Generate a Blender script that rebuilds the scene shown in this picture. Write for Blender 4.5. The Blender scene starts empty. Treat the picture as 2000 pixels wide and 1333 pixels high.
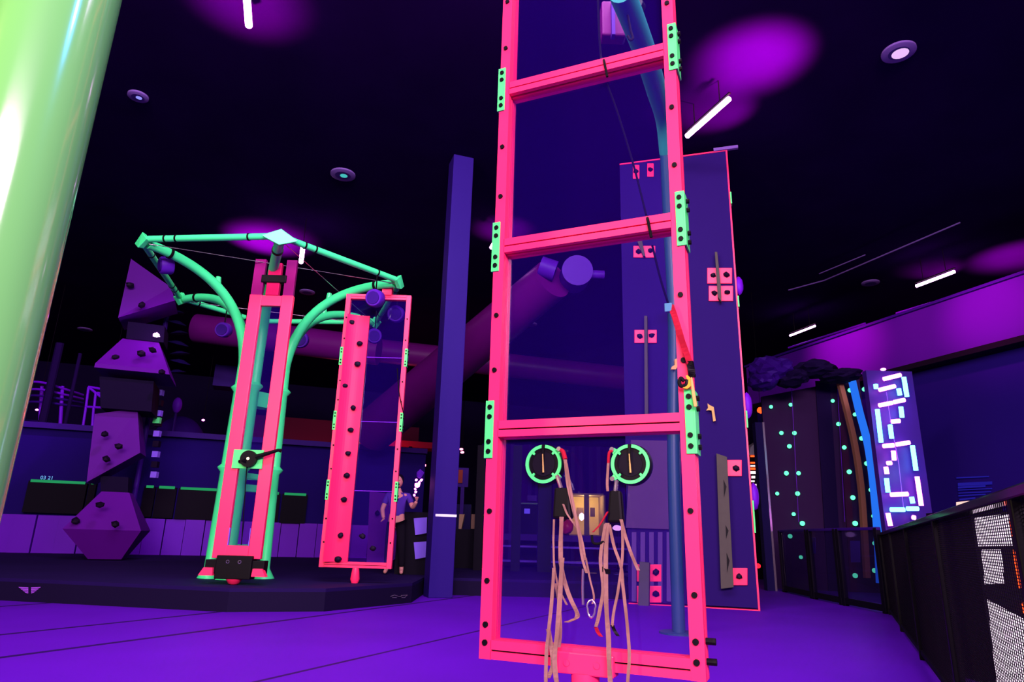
import bpy, bmesh, math, random
from mathutils import Vector as V, Matrix
random.seed(7)
C = bpy.context.scene
col = C.collection
PI = math.pi

# ------------------------------------------------------------ camera
F_PX = 1310.0; PITCH = math.radians(16.3); ROLL = math.radians(1.6); EYE = V((0, 0, 1.0))
cam = bpy.data.cameras.new('camera'); cam.sensor_width = 36; cam.lens = 36 * F_PX / 2000
cam.clip_start = .05; cam.clip_end = 200
cam_o = bpy.data.objects.new('camera', cam); col.objects.link(cam_o)
RM = Matrix.Rotation(PI / 2 + PITCH, 3, 'X') @ Matrix.Rotation(ROLL, 3, 'Z')
cam_o.matrix_world = Matrix.Translation(EYE) @ RM.to_4x4()
C.camera = cam_o
C.view_settings.view_transform = 'Standard'; C.view_settings.look = 'None'
C.view_settings.gamma = 1; C.view_settings.use_curve_mapping = False
C.view_settings.exposure = 0.0

# ------------------------------------------------------------ world and big lights
w = bpy.data.worlds.new('world'); C.world = w; w.use_nodes = True
w.node_tree.nodes['Background'].inputs[0].default_value = (.30, .12, 1.0, 1)
w.node_tree.nodes['Background'].inputs[1].default_value = .05

def aim(o, loc, target):
    o.location = loc
    o.rotation_euler = (V(target) - V(loc)).to_track_quat('-Z', 'Y').to_euler()

def area(name, loc, target, sx, sy, power, color):
    l = bpy.data.lights.new(name, 'AREA'); l.shape = 'RECTANGLE'; l.size = sx; l.size_y = sy
    l.energy = power; l.color = color
    o = bpy.data.objects.new(name, l); col.objects.link(o); aim(o, loc, target); return o

def spot(name, loc, target, power, color, deg=60, blend=1.0, radius=.05):
    l = bpy.data.lights.new(name, 'SPOT'); l.energy = power; l.color = color
    l.spot_size = math.radians(deg); l.spot_blend = blend; l.shadow_soft_size = radius
    o = bpy.data.objects.new(name, l); col.objects.link(o); aim(o, loc, target); return o

def point(name, loc, power, color, radius=.08):
    l = bpy.data.lights.new(name, 'POINT'); l.energy = power; l.color = color; l.shadow_soft_size = radius
    o = bpy.data.objects.new(name, l); col.objects.link(o); o.location = loc; return o

# unseen fills added for even light, up under the ceiling and behind the viewer
area('fill_wash_front', (1.0, -9.0, 6.5), (-1, 11, 1.8), 9, 2.5, 4600, (1.0, .66, .92))
area('fill_wash_mid', (-1.5, 4.6, 8.0), (-3.4, 11, 1.5), 7, .8, 800, (.9, .72, 1.0))
area('fill_wash_floor', (2.0, 2.5, 7.8), (1.5, 6.5, 0), 6, 1.5, 420, (.85, .5, 1.0))
area('warm_wash_left', (-6.6, -1.2, 4.0), (-1.9, 2.2, 2.4), .3, 3.0, 480, (1.0, .84, .34))
spot('blue_fill_pole', (2.6, .6, 6.0), (-1.84, 2.2, 2.2), 900, (.05, .3, 1.0), 34, .7, .15)  # added spot, no fixture there; tints the pole's right side blue

# ------------------------------------------------------------ picking points
def ray(px, py): return RM @ V(((px - 1000) / F_PX, -(py - 666.5) / F_PX, -1))
def at(px, py, Y): d = ray(px, py); return EYE + d * (Y / d.y)
def onz(px, py, z): d = ray(px, py); return EYE + d * ((z - EYE.z) / d.z)
def onp(px, py, p, n): d = ray(px, py); return EYE + d * ((V(p) - EYE).dot(n) / d.dot(n))
U = V((-.33, .944, 0)).normalized(); W = V((.944, .33, 0)).normalized(); Z = V((0, 0, 1))

# ------------------------------------------------------------ materials
def lin(c):
    return tuple(((x / 255) / 12.92 if x / 255 <= .04045 else ((x / 255 + .055) / 1.055) ** 2.4) for x in c)

def mat(name, c, rough=.6, metal=0, spec=.10, noise=.0, scale=8, emis=None, es=0, coat=0, bump=0):
    m = bpy.data.materials.new(name); m.use_nodes = True; nt = m.node_tree; b = nt.nodes['Principled BSDF']
    c = lin(c)
    b.inputs['Base Color'].default_value = (*c, 1); b.inputs['Roughness'].default_value = rough
    b.inputs['Metallic'].default_value = metal; b.inputs['Specular IOR Level'].default_value = spec
    if coat: b.inputs['Coat Weight'].default_value = coat; b.inputs['Coat Roughness'].default_value = .08
    if emis: b.inputs['Emission Color'].default_value = (*lin(emis), 1); b.inputs['Emission Strength'].default_value = es
    if noise or bump:
        tc = nt.nodes.new('ShaderNodeTexCoord'); n = nt.nodes.new('ShaderNodeTexNoise'); n.inputs['Scale'].default_value = scale
        n.inputs['Detail'].default_value = 4
        nt.links.new(tc.outputs['Object'], n.inputs['Vector'])
        if noise:
            r = nt.nodes.new('ShaderNodeMapRange'); r.inputs[3].default_value = 1 - noise; r.inputs[4].default_value = 1 + noise * .6
            mx = nt.nodes.new('ShaderNodeVectorMath'); mx.operation = 'SCALE'; mx.inputs[0].default_value = c
            nt.links.new(n.outputs['Fac'], r.inputs[0]); nt.links.new(r.outputs[0], mx.inputs['Scale']); nt.links.new(mx.outputs[0], b.inputs['Base Color'])
        if bump:
            bp = nt.nodes.new('ShaderNodeBump'); bp.inputs['Strength'].default_value = bump; bp.inputs['Distance'].default_value = .01
            nt.links.new(n.outputs['Fac'], bp.inputs['Height']); nt.links.new(bp.outputs[0], b.inputs['Normal'])
    return m

def glow(name, c, s):
    m = bpy.data.materials.new(name); m.use_nodes = True; nt = m.node_tree; nt.nodes.remove(nt.nodes['Principled BSDF'])
    e = nt.nodes.new('ShaderNodeEmission'); e.inputs[0].default_value = (*lin(c), 1); e.inputs[1].default_value = s
    nt.links.new(e.outputs[0], nt.nodes['Material Output'].inputs[0]); return m

def pane_mat(name, tint, refl=.05, haze=.04, hc=(120, 90, 200)):
    m = bpy.data.materials.new(name); m.use_nodes = True; nt = m.node_tree; nt.nodes.remove(nt.nodes['Principled BSDF'])
    t = nt.nodes.new('ShaderNodeBsdfTransparent'); t.inputs[0].default_value = (*tint, 1)
    d = nt.nodes.new('ShaderNodeBsdfDiffuse'); d.inputs[0].default_value = (*lin(hc), 1)
    g = nt.nodes.new('ShaderNodeBsdfGlossy'); g.inputs['Roughness'].default_value = .03
    a = nt.nodes.new('ShaderNodeMixShader'); a.inputs[0].default_value = haze
    b = nt.nodes.new('ShaderNodeMixShader'); b.inputs[0].default_value = refl
    nt.links.new(t.outputs[0], a.inputs[1]); nt.links.new(d.outputs[0], a.inputs[2])
    nt.links.new(a.outputs[0], b.inputs[1]); nt.links.new(g.outputs[0], b.inputs[2])
    nt.links.new(b.outputs[0], nt.nodes['Material Output'].inputs[0]); return m

PINK = mat('fluorescent_pink', (255, 44, 98), .38, spec=.3, noise=.05, scale=3)
PINKB = mat('pink_board', (240, 34, 92), .32, noise=.06, scale=2)
GREEN = mat('fluorescent_green', (80, 245, 118), .45, spec=.3, noise=.05, scale=4)
TEAL = mat('green_paint', (62, 236, 136), .35, spec=.4, noise=.05, scale=3)
TEALA = mat('teal_arm_lit', (48, 165, 140), .4, spec=.3)  # tower teal brightened in colour, since blacklight falls stronger on the arm
TEALD = mat('teal_pole_dim', (24, 62, 88), .4, spec=.3, noise=.05, scale=3)  # same tower teal darkened in colour for the less lit pole
POLE = mat('glossy_green_pole', (104, 176, 88), .16, spec=.5, coat=.5)
BLACK = mat('black_plastic', (10, 6, 12), .5)
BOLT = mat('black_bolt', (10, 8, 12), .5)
RUBBER = mat('dark_rubber', (16, 10, 22), .7, noise=.2)
PANE = pane_mat('clear_pane', (.93, .90, .97), .035, .05, (52, 4, 170))
GLASS = pane_mat('smoked_glass', (.55, .5, .68), .04, .12, (70, 50, 110))
GREYP = mat('grey_panel', (32, 6, 84), .75, noise=.08, scale=1.5)
GREYB = mat('reflection_grey', (78, 52, 94), .7, noise=.1, scale=3)
PLANK = mat('grey_green_plank', (76, 72, 66), .75, noise=.12)
COLM = mat('blue_column', (36, 12, 102), .6, noise=.05, scale=2)
CEIL = mat('black_ceiling', (25, 3, 52), 1.0, spec=.0, noise=.35, scale=.8)
DARKW = mat('dark_navy', (20, 4, 50), .85, noise=.3, scale=.7)
NAVY = mat('navy_wall', (26, 4, 92), .85, noise=.12, scale=.8)
PURW = mat('purple_wall', (104, 14, 188), .45, noise=.1, scale=1.2)
PURD = mat('dim_purple', (46, 6, 108), .6, noise=.15, scale=2)
DUCT = mat('duct_purple', (92, 10, 100), .4, noise=.15, scale=2)
PLAT = mat('dark_mat', (24, 5, 62), .8, noise=.25, scale=1.2)
PLATF = mat('dark_edge', (8, 3, 18), .7)
PAPER = mat('paper', (125, 95, 215), .8)
CREAM = mat('cream_paper', (140, 112, 90), .8)
STRAPM = mat('webbing', (138, 100, 92), .8, noise=.2, scale=30)
REDSTRAP = mat('red_webbing', (150, 16, 40), .8)
STEEL = mat('steel', (190, 170, 190), .25, metal=.9)
HOOKY = mat('yellow_hook', (235, 160, 50), .4)
HOOKT = mat('tan_hook', (200, 160, 90), .5)
POLY = mat('violet_panel', (84, 8, 128), .6, noise=.1, scale=2)
BOULD = mat('boulder_dark', (12, 2, 34), .8)
HOLDM = mat('dark_hold', (18, 5, 32), .6, noise=.3)
ROPE = mat('black_rope', (8, 6, 10), .8)
BOOTH = mat('dim_blue', (18, 7, 62), .7, noise=.2, scale=2)
REDW = mat('dim_red', (120, 16, 50), .7)
LAMPM = mat('lamp_ring', (110, 80, 150), .5)
SKIN = mat('skin', (190, 130, 120), .6)
CLOTHP = mat('violet_shirt', (70, 40, 140), .9)
CLOTHB = mat('black_trousers', (16, 12, 22), .9)
E_UV = glow('uv_tube', (255, 170, 255), 22)
E_PINK = glow('pink_tube', (255, 110, 235), 8)
E_CYAN = glow('cyan_tube', (90, 220, 255), 7)
E_LED = glow('green_led', (90, 255, 170), 2.2)
E_RED = glow('red_strip', (255, 110, 150), 6)
E_STRIPG = glow('green_strip', (50, 190, 120), .55)
E_WHITE = glow('white_screen', (255, 225, 250), 2.2)
E_YEL = glow('yellow_room', (250, 215, 130), 1.0)
E_BLUE = glow('blue_arch', (40, 120, 255), .9)
E_ORANGE = glow('orange_light', (255, 70, 25), 3)

# ------------------------------------------------------------ mesh helpers
class MB:
    def __init__(s): s.bm = bmesh.new()
    def poly(s, pts): return s.bm.faces.new([s.bm.verts.new(p) for p in pts])
    def hexa(s, a, b):          # two matching quads -> solid
        n = len(a)
        va = [s.bm.verts.new(p) for p in a]; vb = [s.bm.verts.new(p) for p in b]
        s.bm.faces.new(va[::-1]); s.bm.faces.new(vb)
        for i in range(n): s.bm.faces.new([va[i], va[(i + 1) % n], vb[(i + 1) % n], vb[i]])
        return s
    def obb(s, c, X, Y, Zv, hx, hy, hz):
        c = V(c); q = lambda z: [c + X * (hx * i) + Y * (hy * j) + Zv * (hz * z) for i, j in ((-1, -1), (1, -1), (1, 1), (-1, 1))]
        return s.hexa(q(-1), q(1))
    def box(s, x0, x1, y0, y1, z0, z1):
        return s.obb(((x0 + x1) / 2, (y0 + y1) / 2, (z0 + z1) / 2), V((1, 0, 0)), V((0, 1, 0)), Z, (x1 - x0) / 2, (y1 - y0) / 2, (z1 - z0) / 2)
    def prism(s, pts, ex):
        pts = [V(p) for p in pts]; return s.hexa(pts, [p + V(ex) for p in pts])
    def tube(s, pts, r, seg=12, cap=True, closed=False):
        pts = [V(p) for p in pts]; n = len(pts); rs = r if isinstance(r, (list, tuple)) else [r] * n
        rings = []; up = None
        for i, p in enumerate(pts):
            if closed: t = pts[(i + 1) % n] - pts[i - 1]
            else: t = pts[min(i + 1, n - 1)] - pts[max(i - 1, 0)]
            t.normalize()
            if up is None: up = t.orthogonal().normalized()
            up = (up - t * up.dot(t)).normalized(); q = t.cross(up)
            rings.append([s.bm.verts.new(p + (up * math.cos(2 * PI * k / seg) + q * math.sin(2 * PI * k / seg)) * rs[i]) for k in range(seg)])
        for i in range(n if closed else n - 1):
            a, b = rings[i], rings[(i + 1) % n]
            for k in range(seg): s.bm.faces.new([a[k], a[(k + 1) % seg], b[(k + 1) % seg], b[k]])
        if cap and not closed: s.bm.faces.new(rings[0][::-1]); s.bm.faces.new(rings[-1])
        return s
    def cyl(s, a, b, r, r2=None, seg=24): return s.tube([a, b], [r, r if r2 is None else r2], seg)
    def ribbon(s, pts, wdt, side, th=.0025):
        pts = [V(p) for p in pts]; side = V(side).normalized(); n = len(pts); R = []
        for i, p in enumerate(pts):
            t = (pts[min(i + 1, n - 1)] - pts[max(i - 1, 0)]).normalized()
            sd = (side + t.cross(side) * .5 * math.sin(i * .7)).normalized(); nn = t.cross(sd).normalized()
            R.append([s.bm.verts.new(p + sd * wdt / 2 * i_ + nn * th * j_) for i_, j_ in ((-1, -1), (1, -1), (1, 1), (-1, 1))])
        for i in range(n - 1):
            for k in range(4): s.bm.faces.new([R[i][k], R[i][(k + 1) % 4], R[i + 1][(k + 1) % 4], R[i + 1][k]])
        s.bm.faces.new(R[0][::-1]); s.bm.faces.new(R[-1]); return s
    def blob(s, c, rx, ry, rz, lump=.0, seg=2, rnd=None):
        r = bmesh.ops.create_icosphere(s.bm, subdivisions=seg, radius=1); rnd = rnd or random
        for v in r['verts']:
            k = 1 + lump * rnd.uniform(-1, 1); v.co = V((v.co.x * rx * k, v.co.y * ry * k, v.co.z * rz * k)) + V(c)
        return s
    def build(s, name, m, parent=None, smooth=False, bevel=0, org=None):
        bmesh.ops.recalc_face_normals(s.bm, faces=s.bm.faces)
        me = bpy.data.meshes.new(name)
        if parent is not None: o0 = V(parent.get('_o', (0, 0, 0)))
        elif org is not None: o0 = V(org)
        else:
            cs = [v.co for v in s.bm.verts]; n = len(cs)
            o0 = V(((min(c.x for c in cs) + max(c.x for c in cs)) / 2, (min(c.y for c in cs) + max(c.y for c in cs)) / 2, min(c.z for c in cs)))
        bmesh.ops.translate(s.bm, verts=s.bm.verts, vec=-o0)
        s.bm.to_mesh(me); s.bm.free()
        if smooth:
            for p in me.polygons: p.use_smooth = True
            me.set_sharp_from_angle(angle=math.radians(40))
        o = bpy.data.objects.new(name, me); col.objects.link(o); me.materials.append(m)
        if parent is not None: o.parent = parent; o['_o'] = tuple(o0)
        else: o.location = o0; o['_o'] = tuple(o0)
        if bevel:
            bv = o.modifiers.new('bevel', 'BEVEL'); bv.width = bevel; bv.segments = 2; bv.limit_method = 'ANGLE'
        return o

def tag(o, label=None, cat=None, group=None, kind=None):
    if label: o['label'] = label
    if cat: o['category'] = cat
    if group: o['group'] = group
    if kind: o['kind'] = kind
    return o
def thing(name, loc, label, cat, group=None):
    o = bpy.data.objects.new(name, None); col.objects.link(o); o.location = loc; o['_o'] = tuple(loc); o.empty_display_size = .1
    return tag(o, label, cat, group)
def struct(name, mb, m, **k): return tag(mb.build(name, m, **k), kind='structure')
def bez(p0, p1, p2, p3, n=14):
    p0, p1, p2, p3 = map(V, (p0, p1, p2, p3)); out = []
    for i in range(n + 1):
        t = i / n; out.append(p0 * (1 - t) ** 3 + p1 * 3 * t * (1 - t) ** 2 + p2 * 3 * t * t * (1 - t) + p3 * t ** 3)
    return out
def smooth_path(pts, n=6):
    pts = [V(p) for p in pts]; out = []
    for i in range(len(pts) - 1):
        a = pts[max(i - 1, 0)]; b = pts[i]; c = pts[i + 1]; d = pts[min(i + 2, len(pts) - 1)]
        for k in range(n):
            t = k / n
            out.append(.5 * ((2 * b) + (c - a) * t + (2 * a - 5 * b + 4 * c - d) * t * t + (3 * b - a - 3 * c + d) * t ** 3))
    out.append(pts[-1]); return out

def hung(name, px, py, Y, rx, ry, m, label):
    c = at(px, py, Y); t = thing(name, c - Z * ry, label, 'lamp')
    MB().blob(c, rx, rx, ry, .1, 2).build('bulb', m, t); MB().tube([c + Z * ry * .8, V((c.x, c.y, 8.3))], .006, 5).build('cord', ROPE, t)

# ============================================================ SETTING
def floor_mat():
    m = mat('purple_mat_floor', (82, 1, 164), .62, spec=.15); nt = m.node_tree; b = nt.nodes['Principled BSDF']
    tc = nt.nodes.new('ShaderNodeTexCoord'); sp = nt.nodes.new('ShaderNodeSeparateXYZ'); nt.links.new(tc.outputs['Object'], sp.inputs[0])
    def M(op, a, bb=None, c=None):
        n = nt.nodes.new('ShaderNodeMath'); n.operation = op
        for i, x in enumerate((a, bb, c)):
            if x is None: continue
            if isinstance(x, (int, float)): n.inputs[i].default_value = x
            else: nt.links.new(x, n.inputs[i])
        return n.outputs[0]
    c = M('SUBTRACT', M('MULTIPLY', sp.outputs[0], .9), M('MULTIPLY', sp.outputs[1], .44))
    line = None
    for o in (-3.76, -6.0, -7.2, -9.6):
        l = M('LESS_THAN', M('ABSOLUTE', M('SUBTRACT', c, o)), .022 if o > -5 else .04)
        line = l if line is None else M('MAXIMUM', line, l)
    n = nt.nodes.new('ShaderNodeTexNoise'); n.inputs['Scale'].default_value = .6; nt.links.new(tc.outputs['Object'], n.inputs['Vector'])
    k = M('SUBTRACT', M('MULTIPLY_ADD', n.outputs['Fac'], .5, .72), M('MULTIPLY', line, .75))
    mx = nt.nodes.new('ShaderNodeVectorMath'); mx.operation = 'SCALE'; mx.inputs[0].default_value = lin((82, 1, 164))
    nt.links.new(k, mx.inputs['Scale']); nt.links.new(mx.outputs[0], b.inputs['Base Color']); return m
struct('floor', MB().box(-32, 32, -14, 44, -.12, 0), floor_mat(), org=(0, 0, 0))
struct('ceiling', MB().box(-32, 32, -14, 44, 8.3, 8.42), CEIL)
wp = V((-12.6, 17.98, 0)); UD = wp.dot(U)            # plane of the counter wall
def wall_slab(name, u0, w0, w1, z0, z1, th, m): # slab facing -U
    c = U * (u0 + th / 2) + W * ((w0 + w1) / 2) + Z * ((z0 + z1) / 2)
    return struct(name, MB().obb(c, W, U, Z, (w1 - w0) / 2, th / 2, (z1 - z0) / 2), m)
wall_slab('wall_back', 36, -38, 24, 0, 8.3, .2, DARKW)
# right wall with its projecting upper bulkhead
def side_slab(name, w0, u0, u1, z0, z1, th, m, smo=False):
    c = W * (w0 + th / 2) + U * ((u0 + u1) / 2) + Z * ((z0 + z1) / 2)
    return struct(name, MB().obb(c, W, U, Z, th / 2, (u1 - u0) / 2, (z1 - z0) / 2), m)
side_slab('wall_right', 14.3, 3, 17.2, 0, 5.3, .2, NAVY)
side_slab('wall_right_far', 24, 3, 36, 0, 8.3, .2, DARKW)
side_slab('trim_1', 14.0, 3, 17.2, 5.16, 6.42, .29, mat('bulkhead_violet', (70, 8, 128), .7))
side_slab('trim_2', 13.92, 3, 17.2, 6.42, 6.48, .37, PURD)
side_slab('trim_3', 13.86, 3, 17.2, 5.04, 5.16, .43, PLATF)
side_slab('wall_left', -24, 3, 36, 0, 8.3, .2, DARKW)

# structural column
cp = V((-1.13, 12.05, 0))
def rot2(a): return V((math.cos(a), math.sin(a), 0)), V((-math.sin(a), math.cos(a), 0))
ax, ay = rot2(math.radians(19))
c_ = thing('column', cp, 'tall square blue-violet building column from floor to ceiling, with a white stripe', 'column')
MB().obb(cp + Z * 4.15, ax, ay, Z, .205, .205, 4.15).build('shaft', COLM, c_, bevel=.01)
q = at(857, 1007, 11.8)
tag(MB().obb(V((cp.x, cp.y, q.z)) - ay * .207 + ax * .02, ax, ay, Z, .185, .003, .02).build('stripe', mat('white_tape', (235, 235, 245), .5), c_), 'white tape stripe')

# platform
pl = [(-16, 11.6), (-6.84, 9.68), (-3.48, 9.05), (-2.36, 9.42), (-1.42, 10.9), (-1.42, 12.45), (2.5, 12.6), (2.5, 17.5)]
pp = [V((x, y, 0)) for x, y in pl] + [U * (UD - .02) + W * 8.2, U * (UD - .02) + W * -18.5]
pp[-1].z = pp[-2].z = 0
pf = thing('platform', (-5, 13, 0), 'low dark padded platform behind the column, carrying the green towers', 'platform')
MB().prism([p for p in pp], (0, 0, .24)).build('base', mat('platform_edge', (14, 3, 36), .8), pf)
MB().prism([p + Z * .24 for p in pp], (0, 0, .045)).build('mat', PLAT, pf)
# winged emblem and outline mark on the platform's front edge
def on_front(px, py):
    a, b = V((-6.84, 9.68, 0)), V((-3.48, 9.05, 0)); d = (b - a).normalized(); n = V((d.y, -d.x, 0))
    return onp(px, py, a, n) + n * .006, n
em = MB()
for (sx) in (-1, 1):
    for k in range(4):
        y0 = 1147 + k * 3.2; xo = 22 - k * 4
        pts = [on_front(59 + sx * 3, y0 + 1)[0], on_front(59 + sx * xo, y0)[0], on_front(59 + sx * (xo - 2), y0 + 2)[0], on_front(59 + sx * 3, y0 + 3.2)[0]]
        em.prism(pts, on_front(59, 1150)[1] * .004)
tag(em.build('emblem', mat('emblem_violet', (150, 70, 200), .6), pf), 'violet winged emblem')
def on_f2(px, py):
    a, b = V((-2.36, 9.42, 0)), V((-1.42, 10.9, 0)); d = (b - a).normalized(); n = V((d.y, -d.x, 0)); return onp(px, py, a, n) + n * .006, n
em = MB()
for seg in ([(762, 1166), (770, 1163), (776, 1165)], [(766, 1168), (774, 1168)], [(777, 1166), (783, 1166)], [(783, 1164), (795, 1163), (790, 1168), (784, 1168)]):
    em.tube([on_f2(*p)[0] for p in seg], .006, 6)
em.build('outline_mark', STEEL, pf)

# ============================================================ LEFT FOREGROUND POLE
p = V((-1.835, 2.2, 0))
MBp = MB().tube([p, p + Z * 1.2, p + Z * 8.28], [.196, .196, .196], 64)
tag(MBp.build('pole', POLE, smooth=True), 'thick glossy green pole standing nearest at the far left', 'pole')

# ============================================================ LADDER FRAMES
def ladder_frame(name, label, o, dx, width, zs, ztop, pw=.062, pd=.10, plates=True, side_out=True, group=None, barh=.085, plate_h=.30, pane=True, open_bays=(), thin=False):
    """o: foot of left post outer front corner; dx: unit vector to the right post; zs: heights of bar centres"""
    t = thing(name, V((o.x, o.y, zs[0])) + dx * width / 2, label, 'ladder', group)
    nb = V((-dx.y, dx.x, 0))           # away from the viewer
    z0 = zs[0] - barh / 2
    for side, x0 in ((0, 0), (1, width - pw)):
        m = MB()
        # extruded rail: three fins with two grooves in the inner face
        c = V((o.x, o.y, (z0 + ztop) / 2)); hz = (ztop - z0) / 2
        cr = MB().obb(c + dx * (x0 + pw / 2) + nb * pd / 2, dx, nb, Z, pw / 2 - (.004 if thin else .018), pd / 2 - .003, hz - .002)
        for f0, f1 in (((0, .48), (.52, 1.0)) if thin else ((0, .34), (.43, .60), (.69, 1.0))):
            m.obb(c + dx * (x0 + pw / 2) + nb * (pd * (f0 + f1) / 2), dx, nb, Z, pw / 2, pd * (f1 - f0) / 2, hz)
        ps = m.build('post', PINK, t)
        tag(cr.build('groove_shade', BOLT, ps), 'black core painting shade into the rail grooves')  # black filler puts the shade of the grooves into colour
        k = 0
        for i in range(len(zs) - 1):
            for fz in (.30, .62):
                zz = zs[i] + (zs[i + 1] - zs[i]) * fz + random.uniform(-.02, .02)
                if zz < ztop:
                    cc = V((o.x, o.y, zz)) + dx * (x0 + pw * .5)
                    MB().cyl(cc - nb * .010, cc + nb * .01, .013, .013, 12).build('bolt', BOLT, ps)
    for i, z in enumerate(zs):
        m = MB(); c = V((o.x, o.y, z)) + dx * width / 2 + nb * pd / 2; hx = width / 2 - pw + .004
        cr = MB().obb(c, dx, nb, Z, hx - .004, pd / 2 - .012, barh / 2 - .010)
        for e_, hh in ((.52, .48), (-.55, .41)): m.obb(c - nb * (pd / 2 - .014) + Z * (barh / 2 * e_), dx, nb, Z, hx, .014, barh / 2 * hh)
        m.obb(c + nb * (pd / 2 - .016), dx, nb, Z, hx, .014, barh / 2)
        m.obb(c + nb * .004, dx, nb, Z, hx, .016, barh / 2)
        if thin and 0 < i < len(zs) - 1:
            m.bm.clear(); m.obb(V((o.x, o.y, z)) + dx * width / 2 + nb * pd * .5, dx, nb, Z, width / 2 - pw, .008, .006).build('pane_seam', PURW, t)
        else: cb_ = m.build('crossbar', PINK, t); tag(cr.build('groove_shade', BOLT, cb_), 'black core painting shade into the bar groove')  # black filler again, painted shade for the slit in the bar
        if i > 0 and plates and not (thin and i == len(zs) - 1):
            for side in (0, 1):
                s = -1 if side == 0 else 1
                xo = -.006 if side == 0 else width + .006
                fl = .042
                c = V((o.x, o.y, z)) + dx * xo - nb * .004
                m = MB()
                m.obb(c - dx * s * (fl / 2) , dx, nb, Z, fl / 2, .004, plate_h / 2)
                m.obb(c + nb * (pd / 2), dx, nb, Z, .005, pd / 2 + .004, plate_h / 2)
                pt = m.build('joint_plate', GREEN, t, bevel=.002)
                for dz in (-.115, -.065, .065, .115):
                    cc = c - dx * s * (fl / 2) + Z * dz * plate_h / .30
                    MB().cyl(cc - nb * .012, cc, .0125, .0125, 10).build('bolt', BOLT, pt)
                    if side == 1:
                        cc = c + nb * (pd * .5) + Z * dz * plate_h / .30
                        MB().cyl(cc, cc + dx * .02, .013, .013, 8).build('bolt', BOLT, pt)
        if pane and i < len(zs) - 1 and i not in open_bays:
            e_ = .002 if thin else barh / 2; za, zb = z + (e_ if i else barh / 2), zs[i + 1] - e_
            MB().obb(V((o.x, o.y, (za + zb) / 2)) + dx * width / 2 + nb * pd * .53, dx, nb, Z, width / 2 - pw + .01, .004, (zb - za) / 2 + .01).build('pane', PANE, t)
    return t, nb

# --- nearest frame
DX = V((.916, -.400, 0)).normalized()
L0 = at(936, 1262, 3.48)
FW = (onp(1378, 1305, L0, V((-DX.y, DX.x, 0))) - L0).dot(DX)
FO = V((L0.x, L0.y, 0)); zb0 = .485
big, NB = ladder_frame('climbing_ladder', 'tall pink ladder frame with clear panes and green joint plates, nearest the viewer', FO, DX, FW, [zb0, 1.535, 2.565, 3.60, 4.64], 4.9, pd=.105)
def F(x, z, n=0.0): return FO + DX * x + NB * n + Z * z          # point in the frame's own coordinates
def FP(px, py, n=0.0):                                            # photo point on the plane n behind the front
    return onp(px, py, FO + NB * n, NB)
for x_, s_ in ((FW + .006, 1),):
    for z in (zb0 + .03, zb0 + .11):
        MB().cyl(F(x_ - .01, z, .05), F(x_ + .035, z, .05), .014, .014, 10).build('bolt', BOLT, big)
for x_ in (.03, FW - .035):
    for z in (zb0 + .03, zb0 + .11):
        MB().cyl(F(x_, z, -.008), F(x_, z, .01), .014, .014, 10).build('bolt', BOLT, big)
cx = FW * .49
MB().obb(F(cx, zb0 - .02, .03), DX, NB, Z, .145, .045, .045).build('mounting_block', PINK, big, bevel=.006)
MB().tube([F(cx, .0, .04), F(cx, zb0 - .06, .04)], .064, 32).build('foot_tube', PINK, big, smooth=True)
MB().tube([F(cx, .0, .04), F(cx, .02, .04)], .16, 32).build('base_plate', PINK, big, smooth=True)
for dx_ in (-.07, .07): MB().cyl(F(cx + dx_, zb0 - .02, -.02), F(cx + dx_, zb0 - .02, -.01), .014, .014, 10).build('bolt', PINK, big)

# --- lanyard draped over the frame (rope over bars, red webbing, yellow hook)
ln = thing('lanyard', F(FW - .1, 2.0), 'black rope lanyard with red webbing and yellow hook on the near pink frame', 'lanyard')
path = [FP(1168, 0, .13), FP(1170, 60, .13), FP(1174, 112, .125)]
MB().tube(smooth_path(path + [FP(1178, 116, .05), FP(1180, 120, -.006), FP(1186, 150, -.008)]), .007, 8).build('rope', ROPE, ln, smooth=True)
MB().tube(smooth_path([FP(1186, 165, .12), FP(1206, 220, .13), FP(1238, 325, .14), FP(1262, 420, .125)]), .006, 8).build('rope', ROPE, ln, smooth=True)
MB().tube(smooth_path([FP(1262, 424, .1), FP(1265, 428, -.004), FP(1272, 464, -.008)]), .008, 8).build('rope', ROPE, ln, smooth=True)
MB().tube(smooth_path([FP(1274, 480, .12), FP(1290, 545, .13), FP(1306, 596, .12)]), .006, 8).build('rope', ROPE, ln, smooth=True)
MB().ribbon(smooth_path([FP(1310, 596, -.02), FP(1318, 620, -.03), FP(1334, 672, -.035), FP(1348, 712, -.03)]), .03, DX).build('red_webbing', REDSTRAP, ln)
MB().obb(FP(1306, 602, -.012), DX, NB, Z, .018, .014, .022).build('buckle', mat('dim_teal', (70, 120, 150), .4), ln, bevel=.003)
MB().ribbon(smooth_path([FP(1347, 706, -.03), FP(1350, 722, -.032), FP(1352, 738, -.03)]), .032, DX, .006).build('swivel', BLACK, ln)
def hook_poly(cx_, cy_, s, pts): return [(cx_ + x * s, cy_ + y * s) for x, y in pts]
HK = [(-14, 20), (-13, 24), (-6, 27), (2, 24), (5, 18), (7, 60), (12, 60), (14, 56), (8, 20), (5, 4), (-1, -2), (-4, 2), (-3, 12), (-6, 18)]
mb = MB(); mb.prism([FP(1346 + x, 734 + y, -.035) for x, y in [(-15, 21), (-12, 25), (-4, 26), (3, 21), (5, 17), (2, 4), (-3, -1), (-7, 0), (-5, 6), (-6, 14), (-10, 19)]], NB * .02)
mb.build('hook', HOOKY, ln, bevel=.002)
MB().prism([FP(x, y, -.04) for x, y in [(1348, 738), (1352, 737), (1361, 790), (1360, 795), (1355, 795), (1351, 770)]], NB * .014).build('hook_arm', HOOKT, ln, bevel=.003)
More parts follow.
